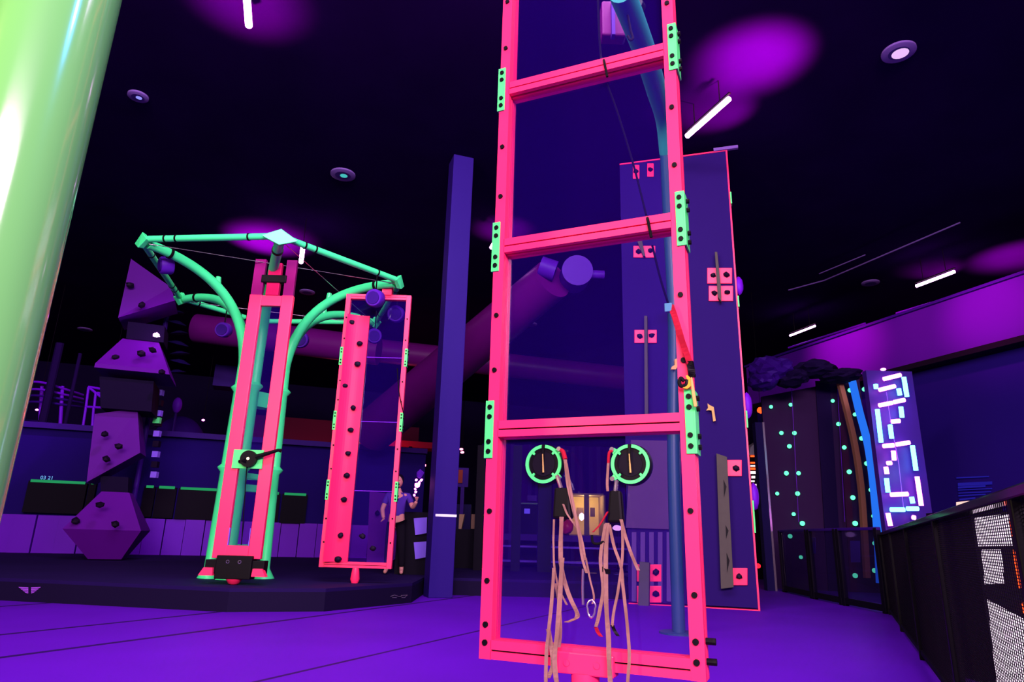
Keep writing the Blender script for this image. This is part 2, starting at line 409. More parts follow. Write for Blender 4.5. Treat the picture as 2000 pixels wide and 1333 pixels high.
MB().tube(smooth_path([FP(1336, 745, -.03), FP(1330, 739, -.03), FP(1327, 748, -.03), FP(1331, 755, -.03), FP(1340, 752, -.03), FP(1342, 742, -.03)]), .009, 8).build('gate', BLACK, ln, smooth=True)

# --- belay rings on the lowest pane
HANGN = -.05
def belay(cpx, cpy, rpx, side, label):
    c = FP(cpx, cpy, .02); rr = (FP(cpx + rpx, cpy, .02) - c).length * .98
    t = thing('belay_device', c - Z * rr, label, 'belay device', 'belay devices on the lowest pane')
    R = V(DX)
    m = MB(); n = 48; ring = []
    def rp(a, r, d=0): return c + R * (math.cos(a) * r) + Z * (math.sin(a) * r) + NB * d
    # annulus with a gap at the top
    a0 = PI / 2 - .10; a1 = PI / 2 + .10 - 2 * PI
    pts_o = [rp(a0 + (a1 - a0) * i / n, rr, -.008) for i in range(n + 1)]
    pts_i = [rp(a0 + (a1 - a0) * i / n, rr * .83, -.008) for i in range(n + 1)]
    for i in range(n): m.prism([pts_o[i], pts_o[i + 1], pts_i[i + 1], pts_i[i]], NB * .012)
    for a in (PI / 4, 3 * PI / 4, 5 * PI / 4, 7 * PI / 4):
        m.prism([rp(a - .09, rr * .85, -.008), rp(a + .09, rr * .85, -.008), rp(a + .07, rr * .70, -.008), rp(a - .07, rr * .70, -.008)], NB * .012)
    for a in ((PI * .22, -PI * .22) if side > 0 else (PI * .78, PI * 1.22)):
        m.prism([rp(a - .17, rr * .95, -.008), rp(a + .17, rr * .95, -.008), rp(a + .09, rr * 1.22, -.008), rp(a - .09, rr * 1.22, -.008)], NB * .012)
    m.build('ring', GREEN, t)
    MB().tube([rp(0, 0, 0), rp(0, 0, .05)], [rr * 1.02, rr * 1.06], 40).build('drum', BLACK, t, smooth=True)
    MB().tube([rp(0, 0, -.003), rp(0, 0, .004)], rr * .62, 32).build('face', RUBBER, t, smooth=True)
    MB().obb(c + Z * rr * .55 - NB * .012, R, NB, Z, .006, .004, rr * .42).build('pointer', BOLT, t)
    MB().tube([c + Z * rr * .5 - NB * .018, c - Z * rr * .45 - NB * .016 + R * .004], [.0025, .0045], 8).build('rod', HOOKT, t)
    for k in ((PI * .22, -PI * .22) if side > 0 else (PI * .78, PI * 1.22)):
        q = rp(k, rr * 1.17, -.012); MB().tube([q, q - NB * .01], .011, 12).build('lug', STEEL, t, smooth=True)
    return t
belay(1062, 907, 36, 1, 'left green ring with a black drum on the lowest clear pane')
belay(1231, 907, 39, -1, 'right green ring with a black drum on the lowest clear pane')

# --- two harness kits hanging under the rings
def strap(t, pts, wd=.02, m=None, n=HANGN, name='strap'):
    MB().ribbon(smooth_path([FP(x, y, n) for x, y in pts], 5), wd, DX).build(name, m or STRAPM, t)
def pouch(t, x0, x1, y0, y1, n):
    a = FP(x0, y0, n); b = FP(x1, y0, n); c = FP(x1, y1, n); d = FP(x0, y1, n)
    MB().hexa([a + DX * .01, b - DX * .012, c, d], [a + DX * .01 + NB * .045 - Z * .01, b - DX * .012 + NB * .045 - Z * .01, c + NB * .05, d + NB * .05]).build('pouch', BLACK, t, bevel=.012)
h1 = thing('climbing_harness', FP(1090, 1270, HANGN), 'tangle of tan webbing and a black pouch hanging under the left green ring', 'harness')
pouch(h1, 1078, 1116, 952, 1014, -.04)
strap(h1, [(1104, 898), (1110, 950), (1124, 1010), (1136, 1060), (1142, 1095)], .017)
strap(h1, [(1106, 905), (1116, 965), (1130, 1040), (1137, 1090), (1146, 1120)], .012, n=-.055)
strap(h1, [(1100, 985), (1108, 1005), (1120, 1022), (1130, 1035)], .009)
strap(h1, [(1097, 1010), (1095, 1070), (1097, 1110), (1110, 1160), (1126, 1195), (1127, 1206), (1118, 1212), (1106, 1216)], .021)
strap(h1, [(1098, 1090), (1094, 1160), (1089, 1230), (1083, 1290), (1088, 1340)], .022, n=-.065)
strap(h1, [(1082, 1015), (1081, 1060), (1083, 1110), (1092, 1150), (1107, 1182)], .009)
strap(h1, [(1082, 1110), (1078, 1170), (1072, 1230), (1067, 1280), (1066, 1345)], .016, n=-.07)
strap(h1, [(1071, 1230), (1078, 1270), (1080, 1300), (1070, 1325)], .022, n=-.06)
strap(h1, [(1085, 1140), (1093, 1190), (1095, 1235), (1092, 1265)], .013)
strap(h1, [(1144, 1090), (1153, 1135), (1160, 1165), (1157, 1180)], .008)
MB().tube(smooth_path([FP(1096, 880, -.02), FP(1100, 884, -.03), FP(1104, 898, -.04)]), .011, 8).build('red_grip', REDSTRAP, h1, smooth=True)
MB().tube(smooth_path([FP(1139, 1112, -.05), FP(1138, 1150, -.05), FP(1139, 1182, -.05)]), .006, 8).build('hanger', STEEL, h1, smooth=True)
cb = [FP(1155 + 9 * math.cos(a) * (1.0 if math.sin(a) < 0 else .8), 1190 + 17 * math.sin(a), -.05) for a in [2 * PI * i / 20 for i in range(20)]]
MB().tube(cb, .0045, 8, closed=True).build('carabiner', STEEL, h1, smooth=True)
MB().tube([FP(1088, 930, -.02), FP(1092, 942, -.03), FP(1096, 954, -.03)], .010, 8).build('shackle', STEEL, h1, smooth=True)
h2 = thing('climbing_harness', FP(1200, 1270, HANGN), 'black pouch with long tan straps hanging under the right green ring', 'harness')
pouch(h2, 1185, 1217, 957, 1022, -.04)
strap(h2, [(1188, 905), (1186, 945), (1187, 960)], .012)
MB().tube(smooth_path([FP(1196, 882, -.02), FP(1190, 885, -.03), FP(1188, 905, -.03)]), .007, 8).build('red_grip', REDSTRAP, h2, smooth=True)
strap(h2, [(1186, 1022), (1183, 1100), (1184, 1180), (1188, 1240), (1190, 1300), (1193, 1345)], .021)
strap(h2, [(1190, 1025), (1200, 1070), (1213, 1108), (1217, 1150), (1224, 1210), (1229, 1280), (1225, 1345)], .014)
strap(h2, [(1183, 1024), (1173, 1090), (1178, 1150), (1170, 1200), (1164, 1225)], .016)
strap(h2, [(1164, 1226), (1168, 1236), (1174, 1244)], .018, REDSTRAP)
strap(h2, [(1213, 1015), (1222, 1050), (1234, 1085), (1247, 1115)], .015)
strap(h2, [(1215, 1020), (1216, 1080), (1208, 1150), (1198, 1200), (1196, 1224)], .012)
strap(h2, [(1196, 1222), (1200, 1232), (1207, 1243)], .016, BLACK)
strap(h2, [(1187, 1000), (1172, 1025), (1158, 1040)], .008, REDSTRAP)
MB().tube(smooth_path([FP(1156, 1046, -.05), FP(1158, 1060, -.05), FP(1168, 1063, -.05), FP(1180, 1058, -.05)]), .006, 8).build('black_loop', ROPE, h2, smooth=True)
MB().ribbon([FP(1177, 1112, -.05), FP(1184, 1117, -.052), FP(1192, 1117, -.05)], .02, Z, .004).build('buckle', BLACK, h2)
MB().tube([FP(1204, 940, -.02), FP(1203, 950, -.03), FP(1202, 960, -.03)], .010, 8).build('shackle', STEEL, h2, smooth=True)

# ============================================================ TEAL TOWER BEHIND THE NEAR FRAME
tw = thing('support_tower', (1.98, 8.2, 0), 'teal pole with a curved arm reaching over the near pink frame', 'pole')
pts = [V((1.98, 8.2, 0)), V((2.0, 8.2, 2.0)), at(1316, 640, 8.2), at(1308, 470, 8.1), at(1300, 300, 7.7)]
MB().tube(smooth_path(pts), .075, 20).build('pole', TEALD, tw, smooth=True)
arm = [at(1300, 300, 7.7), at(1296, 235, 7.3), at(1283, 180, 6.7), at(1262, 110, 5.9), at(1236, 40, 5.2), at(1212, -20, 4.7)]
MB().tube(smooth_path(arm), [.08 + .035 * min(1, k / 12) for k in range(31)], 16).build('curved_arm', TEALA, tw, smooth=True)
MB().tube([at(1242, 22, 5.15) + V((0, 0, .0)), at(1236, 12, 5.1)], .10, 16).build('band', BOLT, tw, smooth=True)
MB().tube([at(1228, 8, 5.0), at(1224, 0, 4.95)], .10, 16).build('band', BOLT, tw, smooth=True)
MB().tube(smooth_path([at(1226, 30, 4.9), at(1232, 60, 4.9), at(1236, 74, 4.9), at(1231, 78, 4.9), at(1226, 70, 4.9)]), .012, 8).build('cable', BOLT, tw, smooth=True)
MB().tube([V((1.98, 8.2, 0)), V((1.98, 8.2, .02))], .22, 24).build('base_plate', TEALD, tw)
MB().prism([at(x, y, 8.05) for x, y in [(1318, 702), (1324, 700), (1326, 712), (1320, 722), (1311, 722), (1312, 717), (1318, 713)]], (0, .04, 0)).build('hook', HOOKT, tw)
# pink foot of the arm's hanger, far above
bl = thing('hanging_clamp', at(1200, 85, 6.0), 'blurred magenta clamp hanging beside the teal arm at the top', 'clamp')
MB().obb(at(1197, 45, 6.0), V((1, 0, 0)), V((0, 1, 0)), Z, .13, .08, .22).build('body', mat('dim_magenta', (86, 6, 76), .5), bl, bevel=.02)
MB().obb(at(1197, 40, 5.9), V((1, 0, 0)), V((0, 1, 0)), Z, .018, .04, .21).build('slot', mat('slot_violet', (60, 20, 110), .5), bl)  # violet strip set on the clamp body

# ============================================================ GREY CLIMBING PANEL
PL_ = onz(1228, 1180, 0); PR_ = onz(1483, 1194, 0); PD = (PR_ - PL_); PWd = PD.length; PX = PD.normalized(); PN = V((PX.y, -PX.x, 0))
PO = PL_.copy()
panel = thing('climbing_wall', PO + PX * PWd / 2, 'tall dark grey climbing panel with pink edging, bracket plates and grey planks', 'climbing wall')
def Q(px, py, out=0.0): return onp(px, py, PO + PN * out, PN)
ztl = Q(1228, 322).z; ztr = Q(1432, 290).z; zt = (ztl + ztr) / 2
MB().obb(PO + PX * PWd / 2 - PN * .06 + Z * (zt / 2 + .02), PX, PN, Z, PWd / 2, .06, zt / 2 - .02).build('board', GREYP, panel)
for a, b in ((PO + PX * PWd, PO + PX * PWd + Z * zt), (PO + Z * zt, PO + PX * PWd + Z * zt), (PO, PO + PX * PWd)):
    d = (b - a).normalized(); MB().obb((a + b) / 2 - PN * .05, d, PN, d.cross(PN), (b - a).length / 2, .065, .014).build('edge_strip', PINK, panel)
MB().obb(PO + PX * (PWd * .995) + PN * .02 + Z * (zt + .03), PX, PN, Z, .22, .03, .03).build('top_clip', LAMPM, panel)
for (x, y, h) in ((1437, 388, 28), (1452, 590, 24), (1471, 820, 34), (1476, 1010, 60)):
    a = Q(x, y); MB().obb(PO + PX * (PWd + .02) + Z * a.z, PX, PN, Z, .012, .06, h / 1310 * 5.5).build('green_plate', GREEN, panel)
for (x, y, r) in ((1452, 555, .11), (1468, 790, .14), (1476, 970, .14)):
    a = Q(x, y); MB().blob(PO + PX * (PWd + .05) + Z * a.z - PN * .08, .08, .08, r * 1.6, .05).build('edge_hold', PURW, panel, smooth=True)
def bracket(x0, x1, y0, y1, knobs=((.25, .5), (.78, .45))):
    a, b, c, d = Q(x0, y0, .012), Q(x1, y0, .012), Q(x1, y1, .012), Q(x0, y1, .012)
    t = MB().prism([a, b, c, d], PN * .02).build('bracket', PINK, panel, bevel=.015)
    for kx, ky in knobs:
        k = a.lerp(b, kx).lerp(d.lerp(c, kx), ky) + PN * .03
        MB().blob(k, .06, .05, .05, .25, 1).build('knob', HOLDM, t)
bracket(1237, 1280, 481, 504); bracket(1239, 1283, 645, 671)
bracket(1381, 1430, 524, 555); bracket(1384, 1432, 559, 589)
bracket(1236, 1249, 323, 350, ((.5, .5),)); bracket(1264, 1277, 320, 346, ((.5, .5),))
bracket(1244, 1292, 1103, 1137); bracket(1244, 1292, 1145, 1178)
bracket(1420, 1449, 899, 931, ((.6, .5),)); bracket(1428, 1460, 1110, 1144, ((.5, .5),))
def plank(pts, out=.36, th=None, holes=()):
    # board standing out from the panel, edge on
    a = [Q(x, y, out) for x, y in pts]
    return MB().prism(a, -PN * (out - .03)).build('plank', PLANK, panel, bevel=.006)
plank([(1396, 492), (1401, 492), (1408, 560), (1409, 590), (1402, 580)], .16)
plank([(1258, 617), (1264, 617), (1266, 826), (1259, 826)], .16)
plank([(1249, 1098), (1268, 1100), (1267, 1190), (1246, 1188)], .2)
plank([(1399, 886), (1420, 893), (1433, 1148), (1408, 1151)], .14)
plank([(1244, 470), (1254, 470), (1260, 500), (1256, 500)], .12)
for (x, y, hh) in ((1416, 955, 18), (1420, 1040, 14), (1422, 1100, 20)):
    a = Q(x, y, .142); MB().prism([Q(x - 3, y - hh, .142), Q(x + 3, y - hh * .2, .142), Q(x - 2, y + hh, .142)], PN * .004).build('cutout', BOLT, panel)
tag(MB().prism([Q(1232, 860, .02), Q(1330, 862, .02), Q(1330, 1036, .02), Q(1222, 1032, .02)], PN * .02).build('reflection_board', GREYB, panel, bevel=.01), 'pale grey-violet board painting a reflection in the near pane')  # added board; its pale tone stands for a reflection in the pane
cor = MB()
for k in range(5):
    a = 1234 + k * 17; cor.prism([Q(a, 1040, .015), Q(a + 9, 1040, .015), Q(a + 9, 1176, .015), Q(a, 1175, .015)], PN * .012)
cor.build('ribbed_board', mat('ribbed_violet', (84, 56, 120), .7), panel)
MB().prism([Q(x, y, .05) for x, y in [(1382, 789), (1387, 793), (1394, 796), (1398, 823), (1393, 824), (1390, 803), (1385, 802), (1379, 803), (1383, 798)]], PN * .03).build('tan_hook', HOOKT, panel)

# ============================================================ GREEN UMBRELLA-SHAPED TOWER (left)
TC = V((-4.1, 10.85, .285)); RZ = 5.0
gt = thing('belay_tower', TC, 'bright green three-legged tower flaring into a six-sided ring at the top', 'climbing tower')
AN = [math.radians(a) for a in (-128, -68, -12, 52, 112, 172)]
VX = [V((-5.42, 8.96, RZ)), V((-3.32, 8.72, RZ)), V((-1.86, 10.36, RZ)), V((-2.69, 12.63, RZ)), V((-5.07, 12.78, RZ)), V((-6.04, 11.51, RZ))]
POSTS = [math.radians(a) for a in (202, -88, 18)]
def pol(a, r, z): return V((TC.x + math.cos(a) * r, TC.y + math.sin(a) * r, z))
for a in POSTS:
    m = MB(); zs = [.285, .42, .44, 1.86, 1.92, 1.93, 1.98, 3.14, 3.2, 3.21, 3.26, 4.0]
    rs = [.16, .085, .08, .08, .13, .13, .08, .08, .13, .13, .08, .08]
    m.tube([pol(a, .40 - .02 * z_, z_) for z_ in zs], rs, 20); m.build('post', TEAL, gt, smooth=True)
ca = [POSTS[0], POSTS[1], POSTS[2], POSTS[2], POSTS[1], POSTS[0]]
for i, v in enumerate(VX):
    s = pol(ca[i], .32, 3.55); e = V(v) + (V((TC.x, TC.y, RZ)) - V(v)).normalized() * .12; e.z = RZ - .03
    h = V((e.x - s.x, e.y - s.y, 0))
    if i in (1, 4): s = pol(ca[i], .32, 3.9)
    pts = bez(s, s + Z * 1.05 + h * .04, e - h * .55 + Z * .02, e, 18)
    if i == 1: pts = bez(s, s + Z * .8, e - h * .5 - Z * .02, e, 18)
    am = MB().tube(pts, [.082 - .012 * k / 18 for k in range(19)], 18).build('curved_arm', TEAL, gt, smooth=True)
    k = pts[10]; MB().tube([k + Z * .06, k + Z * .16], [.05, .04], 10).build('lug', TEAL, am)
    k = pts[16]; d = (pts[17] - pts[15]).normalized(); MB().tube([k - d * .02, k + d * .02], .085, 16).build('band', BOLT, am)
for i in range(6):
    a, b = VX[i], VX[(i + 1) % 6]; d = (b - a).normalized()
    rt = MB().tube([a + d * .1, b - d * .1], .048, 16).build('ring_tube', TEAL, gt, smooth=True)
    for f in (.18, .26, .78):
        k = a.lerp(b, f); MB().tube([k - d * .012, k + d * .012], .056, 14).build('cable_tie', BOLT, rt)
for i, v in enumerate(VX):
    r_ = (V(v) - V((TC.x, TC.y, RZ))).normalized(); t_ = r_.cross(Z)
    s = .26 if i == 1 else .17
    MB().hexa([v - t_ * s - Z * .03, v + r_ * .02 - Z * .14, v + t_ * s - Z * .03, v + Z * .12],
              [v - t_ * s * .8 - r_ * .07 - Z * .03, v - r_ * .07 - Z * .12, v + t_ * s * .8 - r_ * .07 - Z * .03, v - r_ * .07 + Z * .10]).build('corner_bracket', TEAL, gt, bevel=.01)
for z, hh in ((2.98, .09), (3.1, .03), (1.62, .05), (1.8, .04), (.75, .03)):
    for k in range(3):
        a, b = pol(POSTS[k], .36, z), pol(POSTS[(k + 1) % 3], .36, z); d = (b - a).normalized()
        MB().obb((a + b) / 2, d, d.cross(Z), Z, (b - a).length / 2 - .05, .02, hh).build('cross_plate', TEAL, gt)
for i in range(6):
    a, b = VX[i], VX[(i + 2) % 6]
    if i in (0, 1, 3): MB().tube([a - Z * .05, b - Z * .05], .006, 6).build('stay_wire', STEEL, gt)
# belay drums hung from the ring
DR = [(325, 519, 9.6, 18, 'hanging at the upper left of the green ring'), (437, 645, 11.9, 15, 'hanging left of the green posts'), (586, 664, 12.3, 17, 'hanging right of the green posts'),
      (733, 583, 10.2, 18, 'hanging in front of the pink frame top'), (774, 614, 11.0, 17, 'hanging at the far right under the ring'), (731, 657, 12.0, 15, 'seen lowest through the pane of the pink frame')]
DRM = mat('violet_drum', (76, 20, 150), .45)
for k, (x, y, Y, r, lb) in enumerate(DR):
    c = at(x, y, Y); rr = r / 1310 * Y * 1.02; d = V((-.75, -.62, -.2)).normalized() if k in (0,) else V((.2 * (k % 3 - 1), -.95, -.2)).normalized()
    t = thing('belay_drum', c - Z * rr, 'round violet belay drum ' + lb, 'belay drum', 'belay drums under the green ring')
    MB().tube([c - d * .09, c - d * .07, c + d * .07, c + d * .09], [rr * .9, rr, rr, rr * .9], 28).build('drum', DRM, t, smooth=True)
    MB().tube([c + d * .08, c + d * .105], [rr * .72, rr * .7], 24).build('cap', PURD, t, smooth=True)
    MB().tube([c + Z * rr * .8, c + Z * (rr + .02) + Z * max(.1, min(.5, RZ - c.z - rr))], .012, 6).build('hanger', BOLT, t)

# --- pink frame in front of the green tower
f1 = thing('climbing_ladder', (-3.64, 9.6, .3), 'narrow pink frame with wide posts and a crank, in front of the green tower', 'ladder')
Y1 = 9.6
for xa, xb in ((-3.985, -3.80), (-3.50, -3.325)):
    MB().box(xa, xb, Y1 - .03, Y1 + .05, .62, 4.42).build('post', PINK, f1, bevel=.008); MB().box(xa + .01, xb - .01, Y1 - .02, Y1 + .04, 4.42, 5.0).build('upper_post', mat('dimmed_post', (130, 4, 96), .5), f1)  # upper posts: same pink darkened in colour, as seen against the lamp glow
for z, h in ((.72, .07), (4.33, .08)): MB().box(-3.80, -3.50, Y1 - .028, Y1 + .04, z - h, z + h).build('crossbar', PINK, f1)
MB().box(-3.80, -3.50, Y1 + .005, Y1 + .012, .79, 4.25).build('pane', PANE, f1)
for xa in (-3.796, -3.512): MB().box(xa, xa + .008, Y1 - .032, Y1 - .0, .79, 1.02).build('edge_strip', PAPER, f1)
MB().box(-3.89, -3.41, Y1 - .10, Y1 + .10, .36, .66).build('ballast_block', BLACK, f1, bevel=.01)
MB().box(-4.05, -3.25, Y1 - .06, Y1 + .10, .42, .60).build('cross_block', BLACK, f1, bevel=.01)
for s in (-1, 1):
    x = -3.65 + s * .33
    MB().prism([V((x - .07 - (s < 0) * .05, Y1 - .11, .40)), V((x + .07 + (s > 0) * .05, Y1 - .11, .40)), V((x + .06, Y1 - .11, .50)), V((x - .06, Y1 - .11, .50))], (0, .1, 0)).build('foot', PINK, f1)
    MB().tube([V((-3.65 + s * .08 + .02 * math.cos(a), Y1 - .103, .58 + .02 * math.sin(a))) for a in [2 * PI * i / 14 for i in range(14)]], .004, 6, closed=True).build('bolt_ring', STEEL, f1)
MB().tube([V((-3.65, Y1, .36)), V((-3.65, Y1, .30)), V((-3.65, Y1, .285))], [.11, .07, .03], 20).build('pivot', PINK, f1, smooth=True)
MB().box(-3.76, -3.56, Y1 - .02, Y1 + .06, 4.42, 4.95).build('clamp', mat('magenta_clamp', (190, 10, 84), .5), f1, bevel=.01)
MB().box(-3.84, -3.46, Y1 - .05, Y1 + .07, 4.62, 4.74).build('clamp_bar', BLACK, f1, bevel=.01)
c = at(487, 897, Y1 - .08)
pt = MB().box(c.x - .24, c.x + .18, Y1 - .06, Y1 - .032, c.z - .13, c.z + .13).build('crank_plate', GREEN, f1)
ck = MB().tube([c + V((0, .01, 0)), c + V((0, -.05, 0))], .115, 24).build('crank', BLACK, f1, smooth=True)
a, b = at(500, 893, Y1 - .11), at(543, 880, Y1 - .13)
MB().tube([a, b, at(549, 881, Y1 - .13)], [.035, .022, .028], 10).build('handle', BLACK, ck)
MB().tube([c + V((-.02, -.02, -.03)), at(466, 902, Y1 - .1)], [.05, .02], 8).build('lever', BLACK, ck)
MB().tube([c + V((0, -.05, 0)), c + V((0, -.055, 0))], .022, 12).build('hub_cap', STEEL, ck)
MB().tube([c + V((-.02, .0, -.1)), V((-3.60, Y1 - .04, .80))], .007, 6).build('cable', ROPE, f1)

# --- second pink frame with climbing board
Y2 = 10.5; xl, xr = -2.77, -1.695
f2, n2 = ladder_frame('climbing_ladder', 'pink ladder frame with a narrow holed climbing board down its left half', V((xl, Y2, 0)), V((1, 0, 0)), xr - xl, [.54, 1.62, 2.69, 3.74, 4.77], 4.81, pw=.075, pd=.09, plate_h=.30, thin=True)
bx0, bx1 = xl + .02, xl + .42
zt2 = at(690, 617, Y2).z; zb2 = at(660, 1098, Y2).z
bd = MB()
N = 10
for i in range(N):
    f0, f1_ = i / N, (i + 1) / N; g = lambda f: .10 * (1 - f) ** 3
    x0, x1 = bx0 + .06 + (bx1 - bx0 - .06) * f0, bx0 + .06 + (bx1 - bx0 - .06) * f1_
    bd.hexa([V((x0, Y2 - .01 - g(f0), zb2)), V((x1, Y2 - .01 - g(f1_), zb2)), V((x1, Y2 + .03, zb2)), V((x0, Y2 + .03, zb2))],
            [V((x0, Y2 - .01 - g(f0), zt2)), V((x1, Y2 - .01 - g(f1_), zt2)), V((x1, Y2 + .03, zt2)), V((x0, Y2 + .03, zt2))])
bd.build('climbing_board', PINKB, f2)
for (x, y) in ((687, 630), (702, 671), (698, 711), (673, 754), (690, 797), (685, 840), (680, 886), (677, 929), (672, 976), (665, 1046), (660, 1093)):
    p = at(x, y, Y2 - .06); MB().blob(p, random.uniform(.04, .056), .035, random.uniform(.035, .045), .12, 2).build('hold', HOLDM, f2, smooth=True)
for (x, y) in ((708, 1048), (728, 1072)):
    p = at(x, y, Y2 + .05); MB().blob(p, .05, .03, .04, .15, 2).build('hold', HOLDM, f2, smooth=True)
p = at(694, 1110, Y2); MB().tube([V((p.x, Y2 + .04, .50)), V((p.x, Y2 + .04, .34)), V((p.x, Y2 + .04, .285))], [.05, .07, .05], 16).build('pivot', PINK, f2, smooth=True)
MB().box(-2.18, -2.02, Y2 - .03, Y2 + .13, 4.80, 5.0).build('hanger', PINK, f2)
MB().tube(smooth_path([at(776, 720, 10.35), at(780, 770, 10.35), at(790, 815, 10.4)]), .009, 6).build('cable', ROPE, f2, smooth=True)

# ============================================================ STACKED POLYHEDRON COLUMN
PXC = V((-8.75, 15.5, .285))
pc = thing('polyhedron_column', PXC, 'tower of stacked violet faceted boulders on the platform at the left', 'climbing tower')
def sec(z, cx_, hw, hd, a, tx=0, ty=0):
    X, Yv = rot2(math.radians(a)); c = V((cx_, 15.5, z))
    return [c + X * (hw * i) + Yv * (hd * j) + Z * (tx * i + ty * j) for i, j in ((-1, -1), (1, -1), (1, 1), (-1, 1))]
def seg(name, secs, m):
    s_ = MB()
    for a, b in zip(secs, secs[1:]): s_.hexa(a, b)
    bmesh.ops.remove_doubles(s_.bm, verts=s_.bm.verts, dist=1e-4); return s_.build(name, m, pc)
def X15(px, py): p = at(px, py, 15.5); return p.x, p.z
def S(pxl, pxr, py, a=20, tx=0, ty=0, k=.74):
    xl_, z = X15(pxl, py); xr_, _ = X15(pxr, py); return sec(z, (xl_ + xr_) / 2, (xr_ - xl_) / 2 * k, (xr_ - xl_) / 2 * k, a, tx, ty)
s1 = seg('boulder', [S(172, 248, 1091), S(126, 301, 1033), S(198, 262, 962)], POLY)
seg('neck', [S(190, 266, 964, k=.6), S(188, 268, 932, k=.6)], BOULD)
s2 = seg('boulder', [S(176, 284, 915, 20, .35, .0), S(186, 280, 812, 20, .1, -.05)], POLY)
s3 = seg('boulder', [S(196, 312, 806), S(194, 318, 748)], BOULD)
s4 = seg('boulder', [S(184, 354, 736), S(186, 352, 728), S(238, 322, 672)], POLY)
seg('neck', [S(236, 340, 672, k=.62), S(240, 342, 640, k=.62)], BOULD)
s5 = seg('boulder', [S(232, 352, 615, 22, .3, .0), S(248, 350, 545, 22, -.28, .0)], POLY)
for par, hs in ((s1, ((148, 1018), (196, 987), (226, 1024))), (s2, ((231, 872), (208, 897), (205, 848))), (s4, ((225, 698), (276, 691), (316, 727), (298, 684))), (s5, ((254, 557), (277, 596)))):
    for (x, y) in hs:
        p = at(x, y, 14.75 if par is not s1 else 14.6); MB().blob(p, .085, .10, .075, .2, 1).build('hold', HOLDM, par)

# ============================================================ DISC STACK
dc = thing('disc_column', V((at(340, 600, 16.6).x, 16.6, .285)), 'thin striped pole with a spiral of dark dished discs, right of the faceted column', 'climbing column')
top = at(348, 600, 16.6)
MB().tube([V((top.x - .25, 16.6, .285)), V((top.x - .25, 16.6, top.z + .3))], .06, 12).build('pole', PURD, dc)
for k, (x, y, rr) in enumerate(((344, 612, 16), (346, 632, 18), (350, 652, 18), (348, 672, 20), (350, 692, 20), (352, 708, 19), (344, 728, 18))):
    c = at(x, y, 16.6); r = rr / 1310 * 17; d = V((.25 if k % 2 else -.1, -.2, 1)).normalized()
    MB().tube([c - d * .02, c, c + d * .07], [r * .5, r, r * .25], 20).build('disc', BOOTH, dc, smooth=True)
for k in range(9):
    y = 768 + k * 20; c = at(313 - k * 1.4, y, 16.3)
    MB().obb(c, V((1, 0, 0)), V((0, 1, 0)), Z, .07, .06, .07).build('stripe', [PAPER, HOLDM][k % 2], dc)
tag(MB().obb(at(307, 822, 16.2), V((1, 0, 0)), V((0, 1, 0)), Z, .08, .05, .07).build('marker', GREEN, dc), 'small green marker')

# ============================================================ COUNTER WALL AT THE BACK LEFT
def B(px, py, d=0): return onp(px, py, U * (UD - d), U)
def wslab(name, z0, z1, w0, w1, d0, d1, m, label=None, cat=None, par=None):
    c = U * (UD - (d0 + d1) / 2) + W * ((w0 + w1) / 2) + Z * ((z0 + z1) / 2)
    o = MB().obb(c, W, U, Z, (w1 - w0) / 2, abs(d1 - d0) / 2, (z1 - z0) / 2).build(name, m, par)
    if label: tag(o, label, cat)
    return o
w0 = -18.0; w1 = 4.6
bw = thing('partition_wall', U * UD + W * -6, 'long low violet ribbed partition wall along the back of the platform', 'wall')
m = MB()
x = w0
k = 0
while x < w1:
    dd = .03 if k % 2 else .07
    c = U * (UD - .05 - dd) + W * (x + .24) + Z * .75
    m.obb(c, W, U, Z, .24, dd, .47); x += .5; k += 1
m.build('ribbed_panel', PURW, bw)
wslab('backing', 1.22, 3.45, w0, w1, -.3, .0, NAVY, par=bw)
wslab('ledge', 3.45, 3.6, w0, w1, -.5, .2, PURD, par=bw)
def screen(xa, xb, y0, y1, label, d=.12):
    a = B(xa, y0, d); b = B(xb, y0 + (xb - xa) * .055, d); z1, z0 = a.z, B(xa, y1, d).z
    t = thing('counter_screen', (a + b) / 2 - Z * (z1 - z0), label, 'screen', 'dark counter screens with green top strips')
    MB().obb((a + b) / 2 - Z * ((z1 - z0) / 2), W, U, Z, (b - a).length / 2, .08, (z1 - z0) / 2).build('body', PLATF, t)
    MB().obb((a + b) / 2 - U * .085 - Z * .0, W, U, Z, (b - a).length / 2 - .05, .02, .035).build('green_strip', E_STRIPG, t)
    return t
s_ = screen(58, 172, 939, 1001, 'dark counter screen with a green top strip and tiny white digits, at the far left')
screen(176, 190, 944, 1003, 'very short dark counter screen between the left screen and the faceted column')
screen(283, 305, 951, 1010, 'short dark counter screen right of the faceted column')
screen(308, 346, 952, 1012, 'medium dark counter screen left of the green tower')
screen(350, 428, 954, 1014, 'long dark counter screen touching the green tower left edge')
screen(530, 548, 964, 1020, 'short dark counter screen right of the green tower')
screen(552, 601, 965, 1022, 'dark counter screen between green tower and pink board frame')
